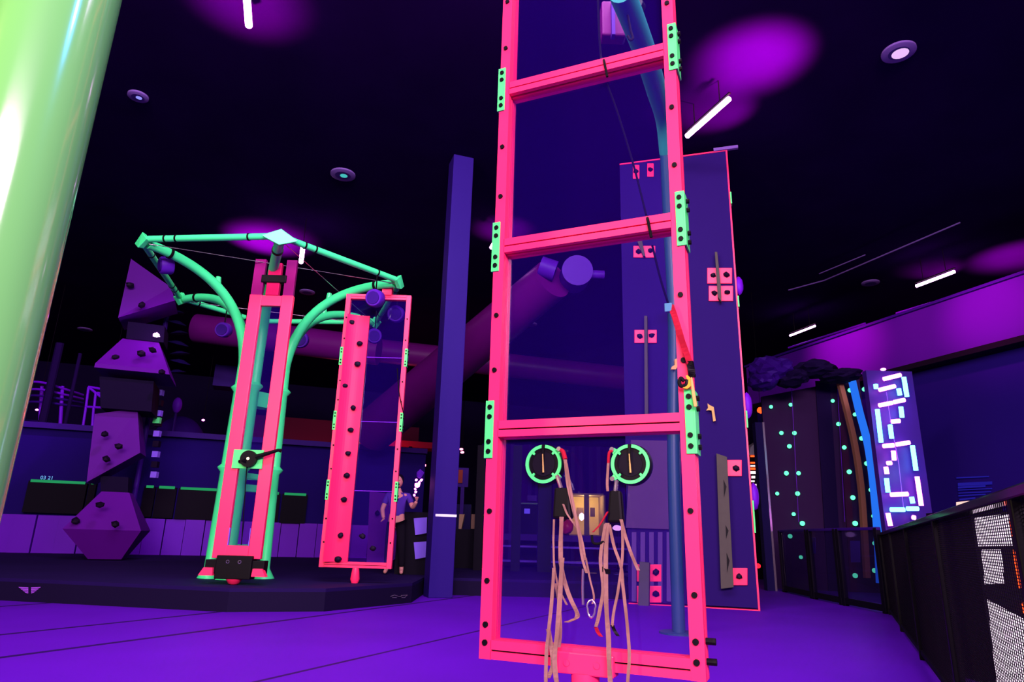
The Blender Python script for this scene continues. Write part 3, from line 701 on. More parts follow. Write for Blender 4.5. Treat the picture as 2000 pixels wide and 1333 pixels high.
def text(s, loc, size, m, par, X, Yv, name='lettering'):
    cu = bpy.data.curves.new(name, 'FONT'); cu.body = s; cu.size = size; cu.extrude = .002; cu.align_x = 'CENTER'
    o = bpy.data.objects.new(name, cu); col.objects.link(o); cu.materials.append(m)
    n = X.cross(Yv); o.matrix_world = Matrix(((X.x, Yv.x, n.x, 0), (X.y, Yv.y, n.y, 0), (X.z, Yv.z, n.z, 0), (0, 0, 0, 1)))
    bpy.context.view_layer.update(); me = bpy.data.meshes.new_from_object(o.evaluated_get(bpy.context.evaluated_depsgraph_get())); mw = o.matrix_world.copy(); mw.translation = V(loc) - V(par['_o'])
    me.transform(mw); bpy.data.objects.remove(o); o = bpy.data.objects.new(name, me); col.objects.link(o); o.parent = par; o['_o'] = par['_o']; return o
text('03 21', B(91, 937, .22), .13, glow('digit_blue', (120, 190, 255), 1.0), s_, W, Z)
bb = wslab('kiosk', .285, 2.7, -19.0, -15.6, .9, 1.4, BOOTH); tag(bb, 'large dark blue kiosk block beside the left screen', 'kiosk')

# ---- rails and domes above the ledge
rl = thing('railing', at(100, 862, 21), 'curved violet guard rail with stacked hoops above the left counter', 'railing')
for k, (y0, y1, y2) in enumerate(((758, 748, 772), (768, 762, 780), (779, 774, 788), (790, 786, 796))):
    MB().tube(smooth_path([at(5, y0 + 4, 21), at(50, y1, 20), at(85, y1, 19.8), at(125, (y1 + y2) / 2, 20), at(162, y2, 21)]), .035, 8).build('hoop', PURW if k < 2 else PURD, rl, smooth=True)
for x in (35, 82, 122): MB().tube([at(x, 755, 20), at(x - 6, 862, 20)], .05, 8).build('post', PURW, rl)
rl2 = thing('railing', at(190, 862, 20), 'boxy violet guard rail between the hoop rail and the faceted column', 'railing')
for a, b in (((173, 757), (204, 781)), ((173, 757), (168, 795)), ((168, 795), (202, 797)), ((204, 781), (202, 797)), ((187, 768), (184, 796)), ((168, 795), (158, 860)), ((183, 797), (178, 860)), ((173, 756), (208, 762)), ((190, 768), (216, 772))):
    MB().tube([at(*a, 19.5), at(*b, 19.5)], .035, 8).build('rail', PURW, rl2)
for x, l in ((70, 'tall dark post in front of the hoop rail'), (116, 'thin dark post behind the hoop rail near its right end')):
    a = at(x - 4, 900, 19.2); tag(MB().tube([V((a.x, a.y, .29)), V((a.x, a.y, at(x + 8, 670 if x == 70 else 690, 19.2).z))], .11 if x == 70 else .05, 10).build('post', DARKW), l, 'post')
def dome(name, px, py, rx, ry, Y, m, label, cat):
    c = at(px, py, Y); a = rx / 1310 * Y; bb_ = ry / 1310 * Y
    return tag(MB().blob(c, a, a * .8, bb_, 0, 4).build(name, m, smooth=True), label, cat)
dome('padded_mound', 60, 862, 85, 40, 22, PURD, 'low violet padded mound behind the hoop rail', 'mound')
dome('padded_dome', 345, 880, 52, 66, 21, PURD, 'violet rounded dome between the disc column and the green tower', 'dome')
c = at(346, 792, 20); sb_ = thing('bubble_post', V((c.x, 20, 0)), 'small bright violet rounded knob on a post above the dome', 'post'); MB().blob(c, .14, .12, .24, 0, 3).build('knob', PURW, sb_, smooth=True); MB().tube([V((c.x, 20, .29)), c - Z * .2], .04, 8).build('post', PURD, sb_)
dome('small_lamp_shade', 421, 886, 8, 8, 20, PURW, 'tiny violet rounded shade just left of the green tower', 'lamp')
tag(MB().obb(at(448, 740, 22), W, U, Z, .45, .4, .35).build('ventilation_box', PURD), 'violet ventilation box left of the green tower at half height', 'vent')

# ducts
def duct(name, pts, r, label, m=DUCT):
    return tag(MB().tube(pts, r, 32).build(name, m, smooth=True), label, 'duct')
duct('air_duct', [at(383, 641, 18.6), at(740, 686, 18.6)], .41, 'thick violet air duct running level behind the green tower')
duct('air_duct', [at(745, 686, 21), at(1240, 742, 21)], .38, 'level magenta duct seen through the near frame, right of the blue column')
dd = thing('air_duct', at(960, 650, 14.5), 'diagonal violet duct rising to a round end drum seen through the near frame', 'duct')
MB().tube([at(730, 840, 20), at(1080, 545, 13.6)], [.66, .46], 32).build('pipe', DUCT, dd, smooth=True)
MB().tube([at(1120, 545, 13.9), at(1128, 528, 13.2)], [.33, .33], 32).build('end_drum', DRM, dd, smooth=True)
MB().tube([at(1150, 536, 13.4), at(1180, 537, 13.4)], .09, 16).build('stub', DRM, dd, smooth=True)
MB().tube([at(1055, 520, 13.4), at(1085, 530, 13.4)], .22, 16).build('collar', DRM, dd, smooth=True)

# ---- red-lit back room
rr = thing('red_canopy', at(760, 875, 25), 'red-lit beam and ceiling section glowing behind the pink board frame', 'canopy')
MB().obb(at(770, 869, 25), W, U, Z, 1.6, .5, .11).build('beam', REDW, rr)
MB().obb(at(735, 910, 30), W, U, Z, 1.35, .2, .38).build('rear_beam', REDW, rr)
MB().obb(at(640, 868, 27), W, U, Z, 3.6, .3, .9).build('screen_wall', mat('dark_red', (70, 8, 40), .8), rr)
for (x, y, l) in ((801, 887, 'red-pink strip light, upper of the two nearest the blue column'), (800, 897, 'red-pink strip light directly under the topmost one'), (822, 909, 'red-pink strip light touching the blue column'),
                  (698, 902, 'red-pink strip light at the edge of the pink board'), (722, 914, 'red-pink strip light second from the pink board'), (755, 919, 'red-pink strip light left of the frame post'), (757, 952, 'lowest red-pink strip light, left of the frame post')):
    c = at(x, y, 23); t = thing('strip_light', c - Z * .05, l, 'strip light', 'red strip lights in the back room')
    MB().tube([c - W * .17, c + W * .17], .035, 10).build('tube', E_RED, t)
    MB().prism([c - W * .13 + Z * .05, c + W * .13 + Z * .05, c + W * .05 + Z * .25, c - W * .05 + Z * .25], U * .12).build('shade', HOLDM, t)
point('red_room_light', at(760, 889, 23.6), 90, (1, .06, .12), .2)
point('red_room_light', at(640, 860, 24.6), 60, (1, .05, .15), .2)
for (x, y, l) in ((901, 878, 'small red lamp upper right of the blue column'), (903, 884, 'small pink-red lamp just below another, right of the blue column')):
    hung('hanging_lamp', x, y, 20, .06, .035, E_RED, l)

# ---- violet block with holds seen under the pane, black stand with papers, person
blk = thing('climbing_boulder', at(732, 1085, 15) , 'violet boulder block with dark holds seen through the pink board frame', 'boulder')
MB().prism([at(x, y, 15) for x, y in ((722, 960), (760, 965), (776, 1060), (792, 1080), (760, 1100), (716, 1100), (720, 1010))], (0, .8, 0)).build('block', POLY, blk)
MB().blob(at(737, 1002, 14.9), .06, .05, .05, .2, 1).build('hold', HOLDM, blk)
st = thing('notice_stand', V((at(820, 1100, 13.2).x, 13.2, .285)), 'black stand left of the blue column with two violet notices', 'stand')
ss = at(818, 1012, 13.2); MB().box(ss.x - .38, ss.x + .35, 13.1, 13.5, .285, ss.z + .10).build('body', PLATF, st)
for yy in (1030, 1077): MB().prism([at(808, yy - 17, 13.05), at(834, yy - 19, 13.05), at(833, yy + 12, 13.05), at(811, yy + 16, 13.05)], (0, .01, 0)).build('notice', PAPER, st)
sp = thing('light_ornament', at(812, 965, 12.6), 'small sparkling pink and violet ornament held up left of the blue column', 'light ornament')
for k, (x, y, r) in enumerate(((820, 928, 9), (813, 938, 3), (823, 938, 3), (815, 948, 6), (819, 943, 3), (811, 956, 3), (812, 962, 3), (809, 968, 3))):
    MB().blob(at(x, y, 12.6), r / 120, .03, r / 110, .3, 1).build('bead', (E_PINK if k else DRM), sp)

def skinned(name, joints, edges, m, parent, root=0, sub=2):
    me = bpy.data.meshes.new(name); o0 = V(parent['_o'])
    me.from_pydata([tuple(V(j[0]) - o0) for j in joints], edges, []); me.update()
    o = bpy.data.objects.new(name, me); col.objects.link(o); o.parent = parent; o['_o'] = parent['_o']; me.materials.append(m)
    sk = o.modifiers.new('skin', 'SKIN'); sk.use_smooth_shade = True
    for i, j in enumerate(joints):
        r = j[1]; me.skin_vertices[0].data[i].radius = r if isinstance(r, tuple) else (r, r)
    me.skin_vertices[0].data[root].use_root = True
    su = o.modifiers.new('subsurf', 'SUBSURF'); su.levels = sub; su.render_levels = sub; return o

px_, py_ = -2.05, 12.9
pe = thing('person', V((px_, py_, .285)), 'person in a violet top and black trousers standing behind the pink board frame', 'person')
g = .285
def pj(x, y, z): return V((px_ + x, py_ + y, g + z))
body = [(pj(0, 0, .95), (.15, .11)), (pj(0, 0, 1.15), (.13, .10)), (pj(.0, -.02, 1.36), (.17, .11)), (pj(0, -.02, 1.48), (.06, .06)), (pj(0, -.03, 1.56), (.055, .06)),
        (pj(-.19, 0, 1.40), .055), (pj(-.27, -.06, 1.14), .045), (pj(-.20, -.24, .98), .033), (pj(.19, 0, 1.40), .055), (pj(.30, -.08, 1.18), .045), (pj(.38, -.22, 1.30), .033),
        (pj(-.09, 0, .88), .085), (pj(-.11, -.02, .48), .06), (pj(-.12, .02, .09), .04), (pj(-.13, -.12, .04), .035), (pj(.09, 0, .88), .085), (pj(.13, -.03, .48), .06), (pj(.15, .03, .09), .04), (pj(.17, -.11, .04), .035)]
skinned('body', body, [(0, 1), (1, 2), (2, 3), (3, 4), (2, 5), (5, 6), (6, 7), (2, 8), (8, 9), (9, 10), (0, 11), (11, 12), (12, 13), (13, 14), (0, 15), (15, 16), (16, 17), (17, 18)], SKIN, pe)
skinned('shirt', [(pj(0, 0, .98), (.165, .125)), (pj(0, 0, 1.15), (.145, .115)), (pj(0, -.02, 1.36), (.185, .125)), (pj(0, -.02, 1.45), .075), (pj(-.19, 0, 1.40), .07), (pj(-.25, -.04, 1.22), .062), (pj(.19, 0, 1.40), .07), (pj(.27, -.06, 1.25), .06)],
        [(0, 1), (1, 2), (2, 3), (2, 4), (4, 5), (2, 6), (6, 7)], CLOTHP, pe)
skinned('trousers', [(pj(0, 0, 1.04), (.165, .125)), (pj(-.09, 0, .86), .10), (pj(-.11, -.02, .48), .075), (pj(-.12, .02, .12), .06), (pj(.09, 0, .86), .10), (pj(.13, -.03, .48), .075), (pj(.15, .03, .12), .06)], [(0, 1), (1, 2), (2, 3), (0, 4), (4, 5), (5, 6)], CLOTHB, pe)
MB().blob(pj(0, -.05, 1.66), .075, .095, .115, 0, 3).build('head', SKIN, pe, smooth=True)
MB().blob(pj(0, -.02, 1.70), .088, .098, .10, .02, 3).build('hair', HOLDM, pe, smooth=True)
MB().blob(pj(0, -.15, 1.65), .014, .02, .022, 0, 1).build('nose', SKIN, pe, smooth=True)
for s in (-1, 1):
    MB().blob(pj(s * .03, -.138, 1.675), .01, .008, .007, 0, 1).build('eye', BOLT, pe)
    b_ = pj(-.20, -.24, .98) if s < 0 else pj(.38, -.22, 1.30)
    for f in range(5):
        d = V((.012 * (f - 2), -.05, -.05 + .01 * f)) if s < 0 else V((.012 * (f - 2), -.03, .06))
        MB().tube([b_, b_ + d * .7, b_ + d * 1.2 + V((0, -.01, 0))], [.012, .01, .008], 6).build('finger', SKIN, pe, smooth=True)

# ============================================================ MIDDLE BACKGROUND (through the near frame)
def box_at(x0, x1, y0, y1, Y, dep, name, m, par=None, label=None, cat=None, ground=False, bevel=0):
    a = at(x0, y0, Y); b = at(x1, y1, Y)
    o = MB().box(min(a.x, b.x), max(a.x, b.x), Y, Y + dep, 0.286 if ground else b.z, a.z).build(name, m, par, bevel=bevel)
    if label: tag(o, label, cat)
    return o
for k, (x, l) in enumerate(((930, 'dark netting post just left of the near pink frame'), (1005, 'dark netting post just inside the left edge of the near frame'), (1062, 'wider dark netting post under the left green ring'))):
    a = at(x, 1150, 15.4); r = (.09, .10, .15)[k]
    tag(MB().box(a.x - r, a.x + r, 15.4, 15.6, .286, at(x, 870, 15.4).z).build('netting_post', PLATF), l, 'post')
bn = thing('bench', V((at(1060, 1100, 17).x, 17.2, .286)), 'long violet bench with two shelf planks behind the near frame', 'bench')
for (y, h) in ((1069, 6), (1098, 6)): box_at(884, 1232, y - h / 2, y + h / 2, 17, .5, 'shelf', mat('bench_lilac', (84, 44, 180), .5), bn)
box_at(886, 1230, 1040, 1062, 17.6, .06, 'backrest', PURD, bn)
for x in (888, 975, 1075, 1180, 1226): box_at(x - 4, x + 4, 1062, 1100, 17.1, .4, 'bench_leg', PURD, bn, ground=True)
box_at(884, 1235, 1110, 1150, 17.5, .1, 'kick_board', BOOTH, bn, ground=True)
box_at(886, 918, 985, 1040, 18.6, .3, 'cabinet', BOOTH, label='dim blue cabinet between the blue column and the dark post', cat='cabinet', ground=True)
c = thing('notice_board', at(902, 935, 18.5), 'violet notice board with an orange sheet right of the blue column', 'notice board')
box_at(889, 914, 914, 952, 18.5, .05, 'board', PURD, c); box_at(892, 903, 918, 944, 18.45, .02, 'sheet', mat('orange_sheet', (130, 50, 40), .7), c); box_at(900, 903, 952, 1040, 18.5, .05, 'stand_post', PURD, c, ground=True)
box_at(890, 950, 1034, 1110, 16.25, .45, 'side_counter', PLATF, label='low dark counter carrying the cream paper bins', cat='counter', ground=True)
for x0, x1, l in ((897, 906, 'narrow cream paper bin right of the blue column'), (921, 944, 'wide cream paper bin beside the near frame post')):
    a = at(x0, 1005, 16.3); b = at(x1, 1034, 16.3)
    tag(MB().hexa([V((a.x, 16.3, b.z)), V((b.x - .06, 16.3, b.z)), V((b.x - .06, 16.6, b.z)), V((a.x, 16.6, b.z))], [V((a.x, 16.3, a.z)), V((b.x, 16.3, a.z)), V((b.x, 16.6, a.z)), V((a.x, 16.6, a.z))]).build('paper_bin', CREAM), l, 'bin')
cabs = thing('display_case', at(1030, 1032, 18), 'dark display case with a small lit violet label behind the left green ring', 'display case')
box_at(1008, 1049, 986, 1032, 18, .5, 'case', PLATF, cabs, ground=True); box_at(1006, 1052, 982, 986, 17.95, .6, 'counter_top', mat('green_grey', (60, 90, 90), .4), cabs)
box_at(1024, 1035, 994, 1004, 17.95, .02, 'label_plate', glow('violet_label', (110, 80, 255), .8), cabs)
box_at(1030, 1048, 968, 980, 18.1, .3, 'small_box', PURD, cabs)
# lit yellow room
yr = thing('lit_room', V((at(1150, 1045, 24).x, 24, .3)), 'small warm yellow lit room seen between the two harnesses', 'room')
a = at(1112, 966, 24); b = at(1180, 1046, 24)
MB().box(a.x, b.x, 25.4, 25.5, b.z, a.z + .1).build('rear_wall', mat('cream_wall', (225, 190, 110), .8), yr)
MB().box(a.x - .05, a.x, 24, 25.5, b.z, a.z).build('side_wall', CREAM, yr); MB().box(b.x, b.x + .05, 24, 25.5, b.z, a.z).build('side_wall', CREAM, yr)
MB().box(a.x, b.x, 24, 25.5, a.z, a.z + .05).build('lintel', CREAM, yr); MB().box(a.x, b.x, 24, 25.5, b.z - .05, b.z).build('sill', CREAM, yr)
box_at(1141, 1151, 966, 1046, 23.9, .08, 'door_post', mat('olive_post', (110, 90, 70), .7), yr)
box_at(1126, 1140, 992, 1010, 24.9, .05, 'picture', mat('brown_board', (120, 90, 70), .7), yr)
box_at(1153, 1162, 992, 1010, 24.6, .1, 'lamp_shade', mat('brown_shade', (120, 95, 70), .7), yr)
MB().blob(at(1136, 1010, 24.8), .10, .08, .14, 0, 2).build('bulb', E_WHITE, yr, smooth=True)
c = at(1146, 975, 24.6); point('yellow_room_light', c, 38, (1, .82, .35), .15)
c = at(1205, 1032, 18); tl_ = thing('floor_lamp', V((c.x, 18, .286)), 'small glowing lilac lamp under the right harness pouch', 'lamp'); MB().blob(c, .12, .08, .07, .1, 2).build('bulb', glow('lilac_lamp', (200, 140, 255), 2), tl_); MB().tube([V((c.x, 18, .286)), c - Z * .05], .02, 8).build('pole', PLATF, tl_)
c = at(1108, 1030, 17.5); tag(MB().blob(c, .16, .12, .17, .12, 2).build('prize_bag', mat('magenta_bag', (150, 30, 90), .35), smooth=True), 'crumpled magenta bag behind the left harness pouch', 'bag')
box_at(1152, 1166, 1120, 1160, 15.5, .3, 'box', CREAM, label='cream box on the platform behind the carabiner', cat='box', ground=True)
box_at(1202, 1212, 1126, 1160, 15.2, .3, 'box', PAPER, label='slim pale violet box on the platform behind the right harness straps', cat='box', ground=True)
cu_ = thing('curtain', V((at(1100, 1000, 26).x, 26.5, 0)), 'dark violet hanging curtain with folds behind the near frame', 'curtain')
m = MB(); a = at(940, 900, 26); b = at(1225, 900, 26); n = 40; zt_ = at(1100, 868, 26).z
for i in range(n):
    x0 = a.x + (b.x - a.x) * i / n; x1 = a.x + (b.x - a.x) * (i + 1) / n; d0 = .12 * math.sin(i * 1.3); d1 = .12 * math.sin((i + 1) * 1.3)
    m.hexa([V((x0, 26.5 + d0, .01)), V((x1, 26.5 + d1, .01)), V((x1, 26.55 + d1, .01)), V((x0, 26.55 + d0, .01))], [V((x0, 26.5 + d0, zt_)), V((x1, 26.5 + d1, zt_)), V((x1, 26.55 + d1, zt_)), V((x0, 26.55 + d0, zt_))])
m.build('cloth', PURD, cu_)

# ============================================================ RIGHT SIDE
# LED climbing wall
LP = at(1600, 1100, 16.5); ln_ = V((-.25, -.97, 0)).normalized()
lw = thing('light_wall', V((LP.x, LP.y, 0)), 'dark climbing wall dotted with round green lights behind the far fence', 'climbing wall')
def LQ(px, py, d=0): return onp(px, py, LP + ln_ * d, ln_)
MB().prism([V((*LQ(1512, 1100).xy, 0)), V((*LQ(1722, 1100).xy, 0)), V((*LQ(1722, 1100).xy, LQ(1722, 738).z)), V((*LQ(1512, 1100).xy, LQ(1512, 775).z))], -ln_ * .15).build('wall_panel', mat('wall_plum', (44, 20, 60), .8), lw)
for x0, x1, m_ in ((1612, 1640, DARKW), (1655, 1668, mat('maroon', (56, 16, 50), .8))):
    MB().prism([V((*LQ(x0, 1100, .02).xy, 0)), V((*LQ(x1, 1100, .02).xy, 0)), V((*LQ(x1 - 20, 745, .02).xy, LQ(x1, 745, .02).z)), V((*LQ(x0 - 20, 745, .02).xy, LQ(x0, 745, .02).z))], ln_ * .04).build('rib', m_, lw)
leds = [(1440 + x / 3.571, 640 + y / 3.571) for x, y in ((235, 555), (372, 540), (307, 737), (398, 738), (363, 830), (342, 1018), (427, 1018), (278, 1160), (420, 1160), (665, 513), (705, 675), (745, 838), (780, 1008), (805, 1188), (820, 608), (867, 775), (902, 950), (932, 1135))]
leds += [(1550, 1005), (1567, 1023), (1543, 1048), (1564, 1089), (1570, 1157), (1670, 1023), (1706, 1009), (1708, 1062), (1708, 1115), (1670, 1125), (1660, 763), (1688, 761)]
for x, y in leds:
    c = LQ(x, y, .09); r = random.uniform(.042, .058)
    MB().tube([c, c + ln_ * .03, c + ln_ * .05], [r, r, r * .6], 12).build('light_button', E_LED, lw, smooth=True)
for x in (1546, 1636): MB().tube([LQ(x, 760, .3), LQ(x + 14, 1020, .3)], .006, 6).build('wire', PURW, lw)
# arches
def arch(pts, wd, m, label, Y=15.6):
    P_ = smooth_path([at(x, y, Y) for x, y in pts]); s_ = MB()
    for a, b in zip(P_, P_[1:]):
        s_.hexa([a - V((wd, 0, 0)), a + V((wd, 0, 0)), a + V((wd, .12, 0)), a + V((-wd, .12, 0))], [b - V((wd, 0, 0)), b + V((wd, 0, 0)), b + V((wd, .12, 0)), b + V((-wd, .12, 0))])
    bmesh.ops.remove_doubles(s_.bm, verts=s_.bm.verts, dist=1e-4)
    return tag(s_.build('curved_rib', m), label, 'rib')
arch([(1641, 742), (1656, 800), (1672, 870), (1684, 950), (1690, 1030), (1696, 1130)], .055, mat('tan_rib', (150, 100, 80), .6), 'tan curved rib rising beside the blue lit rib')
arch([(1666, 740), (1680, 800), (1698, 870), (1709, 950), (1716, 1030), (1722, 1140)], .065, E_BLUE, 'glowing blue curved rib left of the neon tubes')
# neon sculpture
NY = 12.9
ns = thing('neon_sculpture', V((at(1755, 1100, NY).x, NY, 0)), 'tall panel of zigzag pink and cyan neon tubes behind the fence', 'neon light')
a = at(1702, 735, NY + .15); b = at(1808, 735, NY + .15); zt3 = at(1760, 722, NY).z
MB().box(at(1738, 1030, NY).x, at(1830, 1000, NY).x, NY + .15, NY + .3, 0, zt3).build('backing_panel', mat('lilac_panel', (44, 16, 104), .5, spec=.3), ns)
def NP(x, y): return at(1440 + x / 3.571, 640 + y / 3.571, NY)
PK = (((1015, 362), (1145, 330)), ((985, 438), (1105, 408)), ((985, 545), (1085, 525)), ((1090, 522), (1170, 505)), ((1072, 658), (1135, 652)), ((1015, 828), (1095, 822)), ((1105, 818), (1205, 802)), ((1088, 858), (1095, 930)),
      ((1035, 970), (1045, 1025)), ((1065, 1168), (1195, 1162)), ((1252, 1030), (1285, 1255)), ((1045, 948), (1075, 945)), ((1049, 1290), (1070, 1390)), ((1222, 1325), (1240, 1328)))
CY = (((1160, 340), (1185, 490)), ((965, 395), (968, 428)), ((1125, 425), (1135, 475)), ((1140, 550), (1150, 632)), ((975, 560), (1005, 815)), ((1065, 675), (1078, 780)), ((1220, 815), (1248, 1008)), ((1040, 1048), (1052, 1155)), ((1215, 1180), (1225, 1230)), ((1065, 1272), (1170, 1272)), ((1180, 1265), (1265, 1265)))
for lst, m_ in ((PK, E_PINK), (CY, E_CYAN)):
    for p0, p1 in lst: p0, p1 = [p0[i] * .95 + p1[i] * .05 for i in (0, 1)], [p1[i] * .95 + p0[i] * .05 for i in (0, 1)]; MB().tube([NP(*p0), NP(*p1)], .042, 12).build('neon_tube', m_, ns, smooth=True)
MB().tube([NP(1040, 450), NP(1070, 660), NP(1125, 940), NP(1160, 1260)], .006, 6).build('cable', PAPER, ns)
point('neon_glow', at(1765, 800, NY - .3), 14, (.75, .25, 1), .2); point('neon_glow', at(1790, 920, NY - .3), 14, (.3, .6, 1), .2); point('neon_glow', at(1740, 990, NY - .3), 12, (.8, .25, 1), .2)
# wall sign with stripes
wall_u = lambda px, py, d=0: onp(px, py, W * (14.3 - d), W)
sg = thing('striped_sign', wall_u(1900, 990), 'dim blue striped sign on the right wall above the fence', 'sign')
for k, (y, h, x0, x1) in enumerate(((933, 2.5, 1869, 1932), (944, 6, 1872, 1938), (951, 4, 1872, 1925), (957, 2, 1872, 1938), (963, 2, 1873, 1936), (968, 2.5, 1873, 1925), (975, 3, 1875, 1905), (982, 3, 1876, 1900))):
    MB().prism([wall_u(x0, y, .03), wall_u(x1, y - 3, .03), wall_u(x1, y - 3 + h, .03), wall_u(x0, y + h, .03)], -W * .02).build('stripe', glow('sign_blue', (50, 40, 200), .45), sg)

# soffit clutter at the far end of the bulkhead
ro = thing('rock_canopy', at(1530, 720, 15.2), 'dark violet rocky canopy under the bulkhead beside the grey panel', 'canopy')
rn = random.Random(3)
for (x, y, r, r2) in ((1505, 722, 44, 26), (1545, 740, 30, 18), (1590, 722, 40, 18), (1640, 735, 42, 14), (1490, 745, 26, 20)):
    MB().blob(at(x, y, 15.4), r / 1310 * 15, .5, r2 / 1310 * 15, .14, 3, rn).build('rock', DARKW if r2 < 20 else PURD, ro)
tag(MB().tube([at(1700, 741, 14.6), at(1712, 738, 14.6)], .05, 10).build('spotlight', mat('lilac', (200, 120, 230), .5)), 'tiny spotlight above the blue rib', 'spotlight')
c = at(1725, 722, 14.3); tag(MB().blob(c, .06, .06, .03, 0, 2).build('spotlight', E_PINK), 'small glowing pink spotlight above the neon tubes', 'spotlight')

# arcade seen between panel and fence
ar = thing('arcade_machine', V((at(1485, 1120, 21).x, 21, 0)), 'arcade machine with a red and white lit icon display beside the grey panel', 'arcade machine')
a = at(1452, 888, 21); b = at(1507, 1145, 21)
MB().box(a.x, b.x, 21, 21.8, 0, a.z).build('cabinet', PLATF, ar)
E_W2 = glow('icon_white', (255, 215, 225), 1.6)
def icon(x0, y0, x1, y1, m_): MB().prism([at(x0, y0, 20.97), at(x1, y0, 20.97), at(x1, y1, 20.97), at(x0, y1, 20.97)], (0, .02, 0)).build('icon', m_, ar)
for r_ in ((1466, 890, 1476, 893), (1466, 903, 1477, 906), (1466, 914, 1478, 918)): icon(*r_, E_ORANGE)
for r_ in ((1466, 909, 1487, 912), (1466, 921, 1478, 926), (1480, 917, 1491, 920), (1483, 921, 1492, 927), (1494, 920, 1500, 926), (1468, 930, 1475, 935), (1484, 930, 1490, 936), (1494, 933, 1500, 936), (1466, 939, 1474, 942), (1475, 946, 1494, 949), (1494, 940, 1501, 943), (1470, 951, 1502, 958)): icon(*r_, E_W2)
icon(1482, 938, 1491, 944, E_ORANGE)
MB().prism([at(x, y, 20.9) for x, y in ((1463, 889), (1466, 874), (1474, 866), (1484, 860), (1500, 852), (1502, 889))], (0, .5, 0)).build('hood', mat('pale_hood', (170, 165, 190), .3), ar)
hung('hanging_lamp', 1485, 802, 19, .09, .09, E_ORANGE, 'round orange-red lamp beside the grey panel edge')
c = at(1481, 1106, 18); tag(MB().blob(c, .06, .06, .06, .1, 2).build('floor_lamp', glow('red_dot', (255, 30, 50), 2)), 'small red glowing lamp near the floor beside the grey panel', 'lamp')
# gate post
a = V((6.05, 15.9, 0)); tp = thing('gate_post', a, 'tall dark post with a pale metal edge at the far fence end', 'post')
xa = at(1499, 1150, 15.9).x; xb = at(1516, 1150, 15.9).x
MB().box(xa, xb, 15.9, 16.1, 0, at(1500, 826, 15.9).z).build('post', BOOTH, tp); MB().box(xb - .03, xb + .015, 15.87, 15.9, 0, at(1500, 826, 15.9).z).build('metal_edge', STEEL, tp)

# far fence: smoked glass gates
FA = [V((6.15, 15.7, 0)), V((6.02, 13.9, 0)), V((5.98, 12.6, 0)), V((6.0, 11.2, 0))]
fl = ['smoked glass fence panel nearest the gate post', 'smoked glass fence panel with the smaller violet notice', 'smoked glass fence panel with the larger violet notice, next to the mesh fence']
for k in range(3):
    a, b = FA[k], FA[k + 1]; d = (b - a).normalized(); nn = V((d.y, -d.x, 0))
    t = thing('fence_panel', (a + b) / 2, fl[k], 'fence panel', 'smoked glass fence panels')
    MB().obb((a + b) / 2 + Z * .70, d, nn, Z, (b - a).length / 2 - .05, .012, .56).build('glass', GLASS, t)
    MB().obb((a + b) / 2 + Z * 1.29, d, nn, Z, (b - a).length / 2, .035, .025).build('top_rail', PURD, t, bevel=.01)
    MB().obb((a + b) / 2 + Z * .08, d, nn, Z, (b - a).length / 2, .03, .05).build('bottom_rail', PLATF, t)
    for e in (a, b):
        MB().obb(e + d * (.06 if e is a else -.06) + Z * .65, d, nn, Z, .05, .04, .65).build('post', PLATF, t, bevel=.008)
        MB().obb(e + d * (.06 if e is a else -.06) - nn * .045 + Z * .65, d, nn, Z, .006, .006, .6).build('edge_strip', STEEL, t)
def on_f(px, py, k): a, b = FA[k], FA[k + 1]; d = (b - a).normalized(); nn = V((-d.y, d.x, 0)); return onp(px, py, a + nn * .03, nn), nn
for k, (x0, x1, y0, y1) in ((1, (1574, 1592, 1050, 1082)), (2, (1660, 1679, 1057, 1099))):
    pts = [on_f(x, y, k)[0] for x, y in ((x0, y0), (x1, y0), (x1 + 1, y1), (x0 + 2, y1))]
    tag(MB().prism(pts, on_f(x0, y0, k)[1] * .004).build('notice', PAPER), ['', 'violet paper notice on the fence glass, left of two', 'violet paper notice on the fence glass, right of two'][k], 'notice')

# near mesh fence
G0 = V((6.0, 11.15, 0)); G1 = V((1.62, 2.0, 0)); gd = (G1 - G0).normalized(); gn = V((gd.y, -gd.x, 0)); GL = (G1 - G0).length
mf = thing('mesh_fence', (G0 + G1) / 2, 'black wire mesh fence with a shiny top rail running forward at the right', 'fence')
HT = 1.20
MB().obb((G0 + G1) / 2 + Z * HT, gd, gn, Z, GL / 2, .035, .022).build('top_rail', mat('shiny_rail', (40, 30, 60), .12, metal=.8), mf, bevel=.008)
MB().obb((G0 + G1) / 2 + Z * .07, gd, gn, Z, GL / 2, .02, .02).build('bottom_rail', PLATF, mf)
k = 0
while k * 2.4 < GL:
    q = G0 + gd * (k * 2.4); MB().obb(q + Z * HT / 2, gd, gn, Z, .03, .03, HT / 2).build('post', BLACK, mf, bevel=.006); k += 1
m = MB(); n = int(GL / .04)
def wire(mb, a, b, r):
    d = (b - a).normalized(); s1_ = d.cross(gn).normalized(); vs = [[mb.bm.verts.new(p + o_) for o_ in (s1_ * r, gn * r, -s1_ * r, -gn * r)] for p in (a, b)]
    for i in range(4): mb.bm.faces.new([vs[0][i], vs[0][(i + 1) % 4], vs[1][(i + 1) % 4], vs[1][i]])
for i in range(n): q = G0 + gd * (i * .04); wire(m, q + Z * .09, q + Z * (HT - .02), .002)
for i in range(int(1.08 / .0125)): z = .1 + i * .0125; wire(m, G0 + Z * z, G1 + Z * z, .002)
m.build('wire_mesh', BLACK, mf)
